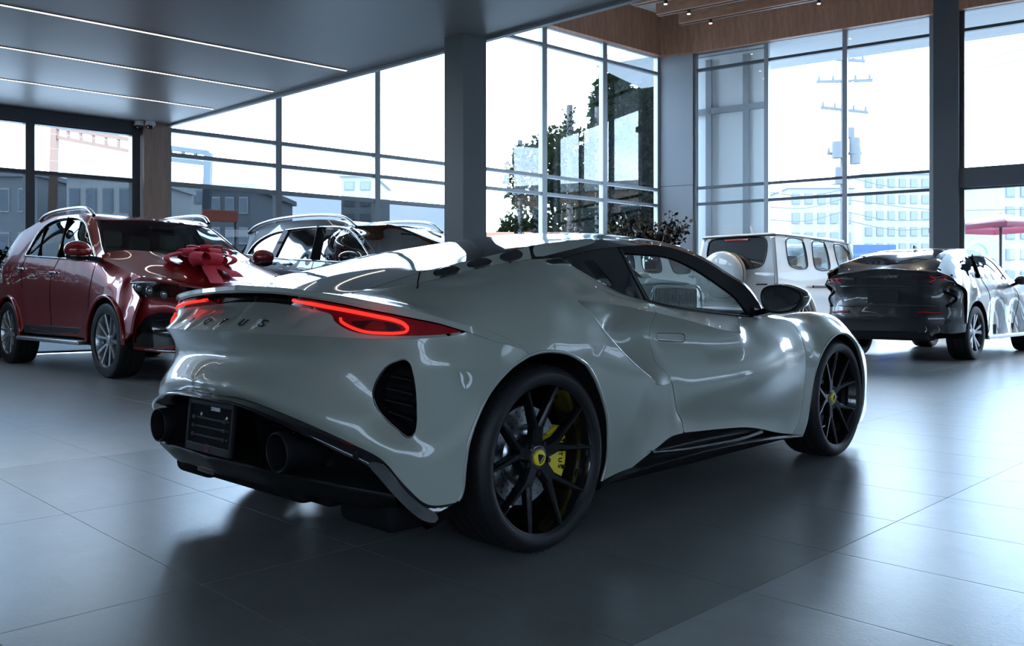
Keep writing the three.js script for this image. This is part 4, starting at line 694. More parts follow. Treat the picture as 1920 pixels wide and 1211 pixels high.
  pair('quarter_glass', (panel(glassS, quarter, { step: 0.014, gap: 0.002, skirt: 0.006, holes: [L.run('z', [[1098, 490, 0.66], [1117, 489, 0.66], [1146, 530, 0.7], [1147, 537, 0.715], [1122, 522, 0.69]])] })), M.darkGlass, car);
  pair('quarter_pane', (panel(glassS, L.run('z', [[1096, 489, 0.66], [1118, 488, 0.66], [1148, 530, 0.7], [1149, 540, 0.715], [1121, 523, 0.69]]), { step: 0.014, skirt: 0, lift: -0.002 })), M.tint, car);
  const frameTop = RE.filter((p) => p.x > bTop.x), door0 = [bBot, ...beltF.slice(1), ...frameTop.slice().reverse(), bTop];
  const pane = smooth([[1169, 475, 0.635], [1210, 478, 0.637], [1257, 484, 0.645], [1301, 504, 0.67], [1351, 537, 0.715], [1382, 559, 0.755], [1399, 580, 0.785]].map(([a, b, z]) => at(a, b, 'z', z)), 3), paneB = L.run('z', [[1403, 591.5, 0.79], [1375, 589, 0.79], [1320, 583, 0.784], [1250, 571.5, 0.771], [1218, 563, 0.76]]);
  pair('window_frame', (panel(glassS, door0, { step: 0.01, gap: 0.001, skirt: 0.014, lift: 0.002, holes: [[...pane, ...paneB]] })), M.matt, car);
  pair('side_window', (panel(glassS, [...pane, ...paneB], { step: 0.03, skirt: 0, lift: -0.004, gap: -0.01 })), M.glass, car);
  pair('window_seal', (tube([at(1213, 562.5, 'z', 0.762), ...L.run('z', [[1250, 572, 0.776], [1320, 583.5, 0.789], [1375, 590, 0.796], [1403, 592.5, 0.797]])], 0.005, 6, 30)), M.satin, car);
  pair('pillar_seam', (tube([at(1163, 467, 'z', 0.626), at(1187, 515, 'z', 0.695), at(1212, 562, 'z', 0.762)], 0.005, 6, 20)), M.trim, car);
  const badge = smooth(L.run('z', [[1023, 488, 0.625], [1035, 484.5, 0.628], [1050, 483, 0.632], [1058, 487, 0.638], [1071, 497, 0.652], [1050, 499, 0.652], [1034, 498, 0.648], [1026, 494, 0.638]]), 3, true).map((p) => clam.on(p));
  pair('pillar_badge', (panel(clam, badge, { step: 0.006, skirt: 0.004, lift: 0.003 })), M.satinMetal, car);
  pair('badge_mesh', (panel(clam, badge, { step: 0.006, skirt: 0.002, lift: 0.0045, gap: 0.006 })), M.trim, car);
  // interior
  mesh('cabin_floor', [box(1.7, 0.05, 1.3, 1.3, 0.3, 0), box(0.05, 0.75, 1.15, 0.40, 0.62, 0), box(1.5, 0.45, 0.04, 1.3, 0.5, 0.72), box(1.5, 0.45, 0.04, 1.3, 0.5, -0.72), box(0.5, 0.04, 1.2, 2.15, 0.75, 0)], M.matt, car);
  const dash = tube([[1.95, 0.74, -0.62], [1.98, 0.78, 0], [1.95, 0.74, 0.62]], 0.10, 12, 24); mesh('dashboard', dash, M.seat, car);
  mesh('steering_wheel', new THREE.TorusGeometry(0.17, 0.016, 8, 32).rotateY(Math.PI / 2).rotateZ(-0.35).translate(1.68, 0.74, -0.36), M.seat, car);
  for (const z of [-0.36, 0.36]) {
    const seat = mesh('seat', [box(0.5, 0.16, 0.5, 1.2, 0.43, z, 0.06), box(0.14, 0.52, 0.48, 0, 0, 0, 0.06).rotateZ(0.32).translate(0.86, 0.68, z)], M.seat, car);
    mesh('headrest', box(0.11, 0.2, 0.26, 0, 0, 0, 0.045).rotateZ(0.28).translate(0.74, 0.97, z), M.seat, seat);
  }
  mesh('rear_view_mirror', box(0.03, 0.07, 0.22, 1.62, 1.08, 0, 0.014), M.satin, car);
  // ---- door mirrors
  for (const side of [1, -1]) {
    const mc = at(1476, 560, 'z', 1.0), prof = [[0, 0.3], [0.02, 0.86], [0.05, 1], [0.1, 0.92], [0.15, 0.66], [0.185, 0.25], [0.19, 0.02]], rows = [];
    const ring = [[-0.125, 0.005], [-0.118, 0.045], [-0.09, 0.066], [-0.02, 0.072], [0.05, 0.062], [0.105, 0.035], [0.118, 0.005], [0.1, -0.035], [0.05, -0.068], [-0.03, -0.078], [-0.08, -0.07], [-0.108, -0.045], [-0.125, 0.005]];
    const rs = smooth(ring.slice(0, -1).map(([a, b]) => V(0, b, a)), 4, true);
    for (const [dx, k] of prof) rows.push(rs.map((p) => V(mc.x - 0.07 + dx, mc.y + p.y * k + dx * 0.02, mc.z + p.z * k + 0.02 * (1 - k))));
    const s = (g) => (side > 0 ? g : mirrorZ(g)), m = mesh('door_mirror', s(loft(rows.slice(1))), M.gloss, car);
    const gp = rs.map((p) => V(mc.x - 0.058, mc.y + p.y * 0.86, mc.z + p.z * 0.86)), sh = loft([gp, gp.map(() => V(mc.x - 0.058, mc.y, mc.z))]);
    mesh('mirror_glass', s(sh), std(lin(0.55, 0.57, 0.58), 0.02, 1), m);
    mesh('mirror_bezel', s(tube([...gp].slice(0, -1), 0.006, 6, 60, true)), M.satin, m);
    mesh('mirror_arm', s(bar(V(mc.x + 0.03, mc.y - 0.055, mc.z - 0.08), V(mc.x + 0.10, mc.y - 0.085, 0.775), 0.07, 0.03)), M.gloss, m);
    mesh('mirror_sail', s(bar(V(mc.x + 0.02, mc.y - 0.07, 0.80), V(mc.x + 0.16, mc.y - 0.09, 0.785), 0.02, 0.05)), M.gloss, m);
  }
  // ---- wheels
  sportsWheel('rear_wheel', car, 0, 0.339, 0.915, 1, 0.339, 0.29, 1.60, -0.08);
  sportsWheel('front_wheel', car, 2.575, 0.338, 0.90, 1, 0.338, 0.245, 0.62, Math.PI - 0.1);
  sportsWheel('rear_wheel', car, 0, 0.339, 0.915, -1, 0.339, 0.29, 1.42, Math.PI + 0.12);
  sportsWheel('front_wheel', car, 2.575, 0.338, 0.90, -1, 0.338, 0.245, 1.02, 0.1);
  console.log('car done');
}
// ---------------------------------------------------------------- other cars in the hall
function roadWheel(parent, x, y, z, side, R, w, style, name = 'wheel') {
  const g = new THREE.Group(); g.name = name; g.position.set(x, y, z * side); if (side < 0) g.rotation.y = Math.PI; parent.add(g);
  const r = R * 0.70;
  mesh('tyre', tyreGeometry(R, r, w, 3), M.rubber, g);
  mesh('rim', lathe([[r + 0.006, 0.0], [r + 0.009, -0.006], [r + 0.003, -0.014], [r - 0.006, -0.02], [r - 0.02, -0.08], [r - 0.02, -w + 0.03]], 56), style.lip ?? M.satinMetal, g);
  for (let k = 0; k < style.n; k++) { const a = (style.turn ?? 0.2) + k * 2 * Math.PI / style.n, sp = []; for (const s of style.pair ? [-1, 1] : [0]) sp.push(spoke(0.05, a + s * (style.pair ?? 0) * 0.35, 0.03, -0.045, r + 0.002, a + s * (style.pair ?? 0), style.w ?? 0.022, -0.014, 0.03, 0.8)); mesh('spoke', sp, style.mat, g); }
  mesh('hub', [lathe([[0, -0.03], [0.045, -0.032], [0.06, -0.045], [0.075, -0.08]], 32)], style.mat, g);
  mesh('brake_disc', [lathe([[0.06, -0.11], [r * 0.75, -0.11], [r * 0.75, -0.14], [0.06, -0.14]], 40)], M.disc, g);
  mesh('hub_carrier', [lathe([[0, -0.16], [r * 0.9, -0.17], [r * 0.9, -0.19]], 32)], M.matt, g);
  return g;
}
const arcPts = (cx, cy, R, a0, a1, z, n = 18) => Array.from({ length: n + 1 }, (_, i) => { const a = a0 + (a1 - a0) * i / n; return V(cx + R * Math.cos(a), cy + R * Math.sin(a), z); });
function bowLoop(c, dir, len, w, tilt) { // one ribbon loop standing out from c along dir
  const up = V(0, 1, 0), s = dir.clone().cross(up).normalize(), rows = [];
  for (let k = 0; k <= 16; k++) { const f = k / 16, t = f * 2 * Math.PI, a = len * 0.5 * (1 - Math.cos(t)), h = Math.sin(t) * len * 0.17 + Math.sin(f * Math.PI) * len * tilt; const o = c.clone().addScaledVector(dir, a).addScaledVector(up, h), hw = w * (0.35 + 0.65 * Math.sin(f * Math.PI)); rows.push([o.clone().addScaledVector(s, -hw / 2), o.clone().addScaledVector(s, -hw * 0.2).add(V(0, w * 0.06, 0)), o.clone().addScaledVector(s, hw * 0.2).add(V(0, w * 0.06, 0)), o.clone().addScaledVector(s, hw / 2)]); }
  const g = loft(rows), back = g.clone(); return merge([g, back.translate(0, -0.004, 0)]);
}
// five-door estate seen from its right front; every run of points comes in the car's own axes
function suv(label, paintMat, rg, c) {
  const car2 = thing(c.name, label, 'car', rg.pos, rg.turn, undefined);
  const side = surface(thin(c.data, 0.06), 'side', 2e-5);
  pair('body_side', panel(side, c.outline, { step: 0.035, holes: [c.dlo], skirt: 0.03 }), paintMat, car2);
  pair('side_window', panel(side, c.dlo, { step: 0.06, skirt: 0, lift: -0.012 }), c.glass ?? M.darkGlass, car2);
  pair('window_trim', tube([...c.dlo, c.dlo[0]].map((p) => side.on(p).add(V(0, 0, 0.004))), 0.014, 6, 120), M.chrome, car2);
  for (const [a, b, w, m] of c.pillars) pair('window_pillar', bar(side.on(a).add(V(0, 0, 0.0)), side.on(b).add(V(0, 0, 0.0)), 0.012, w), m ?? M.gloss, car2);
  for (const q of c.shuts) pair('door_seam', tube(q.map((p) => side.on(p).add(V(0, 0, 0.001))), 0.004, 5, 30), M.matt, car2);
  for (const h of c.handles) pair('door_handle', box(0.20, 0.035, 0.03, 0, 0, 0, 0.012).translate(...side.on(h).add(V(0, 0, 0.018)).toArray()), M.chrome, car2);
  // bonnet, roof, screen
  const mir = (a) => [...a, ...a.filter((p) => p.z > 0.03).map((p) => V(p.x, p.y, -p.z))], flip = (a) => a.slice().reverse().map((p) => V(p.x, p.y, -p.z));
  const hood = surface(thin(mir([...c.hoodR, ...c.hoodC]), 0.06), 'top', 2e-5);
  mesh('bonnet', panel(hood, [...c.hoodR, ...flip(c.hoodR)], { step: 0.04, skirt: 0.02 }), paintMat, car2);
  const roof = surface(thin(mir([...c.roofR, ...c.roofC]), 0.06), 'top', 2e-5);
  mesh('roof', panel(roof, [...c.roofR, ...flip(c.roofR)], { step: 0.05, skirt: 0.02 }), c.roofMat ?? paintMat, car2);
  const scr = surface(thin(mir([...c.screenR, ...c.screenC]), 0.05), 'top', 2e-5), so = [...c.screenR, ...flip(c.screenR)];
  mesh('windscreen', panel(scr, so, { step: 0.05, skirt: 0, gap: 0.03 }), c.screen ?? M.screenTint, car2);
  mesh('screen_frame', panel(scr, so, { step: 0.03, skirt: 0.01, lift: -0.004, holes: [so.map((p) => p.clone().lerp(V(so.reduce((s, q) => s + q.x, 0) / so.length, 0, 0), 0.05))] }), M.gloss, car2);
  pair('a_pillar', ribbon(c.screenR.slice(0, c.screenA), c.pillarOut, 20), paintMat, car2);
  pair('roof_rail', tube(c.rail, 0.024, 8, 50), M.satinMetal, car2);
  // tail: closes the car at the back
  mesh('tail', [ribbons([c.tail, c.tail.map((p) => V(p.x, p.y, -p.z))], 24)], paintMat, car2);
  mesh('cabin', [box(2.9, 0.05, 1.6, 1.3, 0.62, 0), box(0.5, 0.2, 1.7, c.screenC[c.screenC.length - 1].x - 0.25, c.beltY - 0.12, 0, 0.08), box(0.06, 0.6, 1.5, -0.35, 1.2, 0)], M.matt, car2);
  for (const x of c.seats) for (const z of [-0.42, 0.42]) { const s = mesh('seat', [box(0.2, 0.75, 0.56, x - 0.1, c.beltY - 0.22, z, 0.07), box(0.6, 0.2, 0.56, x + 0.2, c.beltY - 0.5, z, 0.07)], c.seatMat ?? M.seat, car2); mesh('headrest', box(0.14, 0.24, 0.32, x - 0.12, c.beltY + 0.28, z, 0.06), c.seatMat ?? M.seat, s); }
  mesh('rear_view_mirror', box(0.04, 0.09, 0.28, c.screenC[0].x + 0.18, c.screenC[0].y - 0.14, 0, 0.02), M.matt, car2);
  for (const s of [1, -1]) {
    const f = (g) => (s > 0 ? g : mirrorZ(g)), mm = c.mirror;
    const m = mesh('door_mirror', f(new THREE.SphereGeometry(1, 24, 16).scale(0.10, c.mirrorH, 0.155).translate(mm.x, mm.y, mm.z)), c.mirrorMat ?? paintMat, car2);
    mesh('mirror_base', f(merge([new THREE.SphereGeometry(1, 20, 12).scale(0.095, c.mirrorH * 0.55, 0.14).translate(mm.x - 0.004, mm.y - c.mirrorH * 0.62, mm.z), bar(V(mm.x + 0.02, mm.y - 0.09, mm.z - 0.1), V(mm.x + 0.06, mm.y - 0.12, mm.z - 0.32), 0.1, 0.06)])), M.gloss, m);
  }
  // front end wrapped round the plan of the bumper
  const F = wrapped([...c.plan.map(([x, z]) => V(x, 0, z)), ...c.plan.slice(0, -1).reverse().map(([x, z]) => V(x, 0, -z))], mir(c.front), 1e-4);
  mesh('front_bumper', panel(F, [...c.frontTop, ...flip(c.frontTop), ...flip(c.frontBot.slice().reverse()), ...c.frontBot.slice().reverse()], { step: 0.04, skirt: 0.02 }), paintMat, car2);
  for (const s of [1, -1]) {
    const f = (g) => (s > 0 ? g : mirrorZ(g));
    const h = mesh('headlamp', f(panel(F, c.lamp, { step: 0.03, skirt: 0.01, lift: 0.006 })), M.darkGlass, car2);
    for (let k = 0; k < 3; k++) { const p = c.lamp[0].clone().lerp(c.lamp[3], 0.25 + k * 0.25), q = F.on(p), n = F.normal(p); mesh('lamp_projector', f(new THREE.SphereGeometry(0.045, 16, 12).scale(1, 1.3, 1).translate(q.x + n.x * 0.002, q.y - 0.01, q.z + n.z * 0.002)), std(lin(0.35, 0.37, 0.38), 0.12, 0.8), h); }
    mesh('lamp_brow', f(tube(c.lamp.slice(0, 3).map((p) => F.on(p).addScaledVector(F.normal(p), 0.012)), 0.010, 6, 20)), std(lin(0.8, 0.82, 0.84), 0.2, 0.3), h);
    const k = mesh('bumper_intake', f(panel(F, c.intake, { step: 0.03, skirt: 0.012, lift: 0.008 })), M.gloss, car2);
    for (const y of c.blades) mesh('intake_blade', f(tube([V(0, y, c.intake[0].z - 0.12), V(0, y, c.intake[0].z - 0.24), V(0, y + 0.01, c.intake[0].z - 0.36)].map((p) => { const u = F.on(V(c.plan[Math.floor(c.plan.length / 2)][0], p.y, p.z)); return u.addScaledVector(F.normal(u), 0.02); }), 0.014, 6, 14)), M.trim, k);
  }
  const gr = mesh('grille', panel(F, c.grille, { step: 0.04, skirt: 0.01, lift: 0.010 }), M.matt, car2);
  if (!c.upright) for (let k = 0; k < 6; k++) { const f = (k + 0.5) / 6, y = c.grilleY[0] + (c.grilleY[1] - c.grilleY[0]) * f; mesh('grille_bar', tube([-0.5, -0.25, 0, 0.25, 0.5].map((z) => { const u = F.on(V(c.plan[c.plan.length - 1][0], y, z)); return u.addScaledVector(F.normal(u), 0.02); }), 0.009, 5, 20), M.chrome, gr); }
  mesh('bumper_trim', tube([...c.frontBot.slice(1, -1), ...flip(c.frontBot.slice(1, -1))].map((p) => F.on(p).add(V(0.02, 0.02, 0))), 0.014, 6, 60), M.chrome, car2);
  // side steps, arches, wheels, underside
  pair('running_board', [0].map(() => merge([box(c.step[1] - c.step[0], 0.05, 0.16, (c.step[0] + c.step[1]) / 2, c.step[2], c.zs + 0.03, 0.02)]))[0], M.satinMetal, car2);
  pair('sill', box(c.step[1] - c.step[0] + 0.1, 0.12, 0.06, (c.step[0] + c.step[1]) / 2, c.step[2] + 0.12, c.zs - 0.03, 0.02), M.trim, car2);
  for (const [x, R] of c.archC) { pair('wheel_arch', tube(arcPts(x, c.R, R, Math.PI * 1.02, -0.02 * Math.PI, 0, 24).map((p) => side.on(V(p.x, p.y, 0)).add(V(0, 0, 0.006))), 0.022, 6, 60), paintMat, car2); pair('wheel_housing', ribbons([arcPts(x, c.R, R, Math.PI * 1.05, -0.05 * Math.PI, c.zs - 0.02), arcPts(x, c.R, R, Math.PI * 1.05, -0.05 * Math.PI, c.zs - 0.5)], 24), M.matt, car2); }
  mesh('underbody', [box(c.len, 0.25, 1.3, c.len / 2 - 0.9, 0.42, 0, 0.04), box(c.step[1] - c.step[0], 0.2, 1.9, (c.step[0] + c.step[1]) / 2, 0.45, 0, 0.04)], M.matt, car2);
  for (const s of [1, -1]) { roadWheel(car2, 0, c.R, c.zw, s, c.R, 0.30, c.wheel, 'rear_wheel'); roadWheel(car2, c.archC[1][0], c.R, c.zw, s, c.R, 0.30, c.wheel, 'front_wheel'); }
  return { car2, hood, F, side };
}
const tintDark = phys(lin(0.05, 0.053, 0.056), 0, 0, { transmission: 1, thickness: 0, ior: 1.5 });
{ // red estate with a bow on its bonnet
  const r = rig(-6.30, 12.76, -0.745), Z = (l, n = 4) => smooth(r.run('z', l), n), R = 0.43, arcF = arcPts(3.29, R, 0.50, Math.PI * 1.0, 0, 1.07), arcR = arcPts(0, R, 0.50, Math.PI * 1.0, 0, 1.06);
  const belt = Z([[20, 478, 0.99], [49, 480, 1.02], [98, 484, 1.025], [160, 489, 1.015], [184, 492, 0.995]]);
  const hoodEdge = Z([[190, 484, 0.975], [206, 492, 0.975], [225, 501, 0.965], [243, 509, 0.95], [262, 516.5, 0.925], [285, 523, 0.885], [312, 529, 0.82], [335, 532.5, 0.74]]);
  const roofE = [V(-0.62, 1.83, 0.72), ...Z([[56, 426, 0.75], [77, 414, 0.76], [98, 406.5, 0.765], [128, 401, 0.765], [155, 400, 0.76], [170, 404, 0.755], [180, 412, 0.75]])];
  const pillarOut = Z([[180, 412, 0.75], [186, 440, 0.84], [190, 462, 0.91], [194, 476, 0.955]]);
  const dlo = [...Z([[49, 479.5, 1.02], [98, 483, 1.025], [160, 488, 1.015], [183, 491, 0.995]], 3), ...Z([[180, 482, 0.98], [172, 453, 0.93], [163.5, 424, 0.86], [155, 412, 0.825], [128, 408.5, 0.81], [98, 416, 0.82], [77, 432, 0.86], [59, 459, 0.95], [51, 474, 1.0]], 3)];
  const shoulder = Z([[6, 503, 1.03], [41, 503, 1.045], [101, 510, 1.05], [165, 519, 1.05], [205, 524, 1.035], [232, 528, 1.0]]);
  const lampEdge = r.run('z', [[243, 529, 0.965], [252, 545, 0.965], [262, 557, 0.96], [250, 590, 1.02], [244, 625, 1.05], [241, 652, 1.05]]);
  const data = [...belt, ...dlo, ...roofE, ...pillarOut, ...shoulder, ...hoodEdge.slice(0, 20), ...lampEdge, ...arcF, ...arcR, ...Z([[45, 565, 1.03], [100, 573, 1.03], [160, 583, 1.035]]), ...Z([[45, 612, 1.04], [100, 622, 1.04], [166, 634, 1.045]]), V(-0.5, 1.0, 1.02), V(-0.95, 1.2, 0.93), V(-0.95, 0.7, 0.95), V(-0.8, 1.5, 0.85), V(3.75, 0.75, 1.04), V(3.3, 1.05, 1.06), V(0, 1.05, 1.055)];
  const outline = [V(-0.95, 0.45, 0.95), ...arcR, ...r.run('z', [[45, 614, 1.04], [100, 624, 1.04], [167, 636, 1.045]]).filter((p) => p.x > 0.52 && p.x < 2.77), ...arcF, ...lampEdge.slice(0, -1).reverse(), ...hoodEdge.slice(0, 18).reverse(), ...pillarOut.slice().reverse(), ...roofE.slice().reverse(), V(-0.85, 1.45, 0.85), V(-0.98, 1.2, 0.93)];
  const wsR = Z([[181, 412, 0.74], [187, 440, 0.83], [191, 462, 0.9], [195, 476, 0.945]]);
  const plan = [[3.2, 1.03], [3.5, 1.015], [3.72, 0.985], [3.9, 0.92], [4.03, 0.82], [4.12, 0.66], [4.18, 0.45], [4.21, 0.2], [4.22, 0]], px = table(plan.map((p) => p[1]).reverse(), plan.map((p) => p[0]).reverse()), PF = (l) => l.map(([a, b]) => r.at(a, b, px));
  const frontTop = [hoodEdge[14], ...hoodEdge.slice(18), V(4.16, 1.06, 0.5), V(4.2, 1.08, 0.25), V(4.21, 1.085, 0)], frontBot = [V(3.72, 0.36, 0.985), V(3.92, 0.33, 0.9), V(4.06, 0.31, 0.75), V(4.16, 0.30, 0.5), V(4.2, 0.30, 0)];
  const lamp = PF([[243, 530], [290, 528.5], [338, 535], [330, 556], [264, 557], [251, 545]]);
  const o = suv('dark red five-door car with a red gift bow on its bonnet', M.red, r, {
    name: 'family_car', data, outline, dlo, beltY: 1.4, glass: tintDark, screen: M.screenTint, hoodR: [...wsR.slice(-1), ...hoodEdge], hoodC: [V(2.95, 1.44, 0), V(3.3, 1.39, 0), V(3.7, 1.28, 0), V(4.0, 1.18, 0), V(4.2, 1.085, 0), V(3.4, 1.36, 0.5), V(3.9, 1.2, 0.45), V(4.14, 1.08, 0.5)],
    roofR: roofE, roofC: [V(-0.6, 1.92, 0), V(0.3, 2.01, 0), V(1.2, 2.02, 0), V(2.0, 1.96, 0), V(2.28, 1.9, 0)], screenR: [roofE[roofE.length - 1], ...wsR.slice(1)], screenA: wsR.length, screenC: [V(2.3, 1.9, 0), V(2.6, 1.69, 0), V(2.98, 1.43, 0)], pillarOut,
    rail: r.run('z', [[76, 414, 0.77], [82, 407, 0.77], [95, 400, 0.77], [120, 393.5, 0.77], [158, 390.5, 0.77], [168, 394, 0.77], [176, 404, 0.76]]), tail: [V(-0.62, 1.83, 0.72), V(-0.85, 1.45, 0.85), V(-0.98, 1.2, 0.93), V(-0.95, 0.45, 0.95)],
    pillars: [[r.at(131, 410, 'z', 0.82), r.at(111, 484, 'z', 1.02), 0.1], [r.at(86, 426, 'z', 0.85), r.at(73, 481, 'z', 1.02), 0.05]], shuts: [Z([[112, 485, 1.02], [96, 520, 1.05], [94, 570, 1.03], [97, 620, 1.04]]), Z([[180, 493, 1.0], [172, 520, 1.05], [168, 580, 1.04], [168, 630, 1.04]]), Z([[50, 482, 1.02], [40, 510, 1.045], [42, 540, 1.04]])], handles: r.run('z', [[41, 504, 1.05], [101, 511, 1.05]]),
    seats: [0.9, 1.95], seatMat: M.paleSeat, mirror: r.at(146, 469, 'z', 1.2), mirrorH: 0.11, plan, front: [...frontTop, ...frontBot, V(4.22, 0.7, 0), V(3.8, 0.7, 0.96), V(3.78, 0.95, 0.96), V(4.1, 0.95, 0.7), V(4.0, 0.6, 0.85), V(4.17, 0.7, 0.5)], frontTop, frontBot, lamp,
    intake: PF([[252, 650], [258, 620], [274, 593], [297, 586], [335, 588], [338, 640], [322, 648], [285, 651]]), blades: [0.55, 0.66], grille: [V(4.2, 1.06, 0.5), V(4.2, 1.06, -0.5), V(4.2, 0.62, -0.42), V(4.2, 0.62, 0.42)], grilleY: [0.64, 1.06],
    step: [0.62, 2.7, 0.38], zs: 1.04, archC: [[0, 0.50], [3.29, 0.50]], R, zw: 1.065, len: 5.1, wheel: { n: 5, pair: 0.3, mat: std(lin(0.42, 0.43, 0.45), 0.3, 0.9), w: 0.03, lip: M.satinMetal } });
  // the bow
  const c = o.hood.on(r.at(382, 500, 'z', 0.05)), bow = thing('gift_bow', 'large red satin gift bow lying on the red car bonnet', 'bow', [0, 0, 0]);
  const W = new THREE.Matrix4().makeRotationY(r.turn).setPosition(...r.pos), cw = c.clone().applyMatrix4(W); cw.y += 0.0; bow.position.copy(cw);
  const satin = std(lin(0.80, 0.07, 0.11), 0.8, 0, { side: THREE.DoubleSide }), rr = rng(77);
  for (let k = 0; k < 18; k++) { const layer = k < 9 ? 0 : k < 14 ? 1 : 2, n = [9, 5, 4][layer], a = (k * 2 * Math.PI) / n + layer * 0.5 + rr() * 0.25, len = [0.42, 0.32, 0.20][layer] * (0.9 + 0.25 * rr()), d = V(Math.cos(a), 0.05, Math.sin(a)).normalize(); mesh('ribbon_loop', bowLoop(V(0, 0.05 + layer * 0.05, 0), d, len, 0.15, -0.02 + layer * 0.12), satin, bow); }
  mesh('bow_knot', box(0.12, 0.1, 0.12, 0, 0.12, 0, 0.04), satin, bow);
  for (const [dx, len] of [[0.12, 0.75], [-0.1, 0.55]]) { const rows = []; for (let k = 0; k <= 14; k++) { const f = k / 14, p = o.hood.on(V(c.x + f * len * 0.9, 0, c.z + dx * f * 1.6)); p.y += 0.02 + 0.07 * (1 - f) + 0.02 * Math.sin(f * 9); rows.push([-0.085, 0, 0.085].map((q) => V(p.x, p.y, p.z + q).applyMatrix4(W).sub(cw))); } mesh('ribbon_tail', loft(rows), satin, bow); }
}
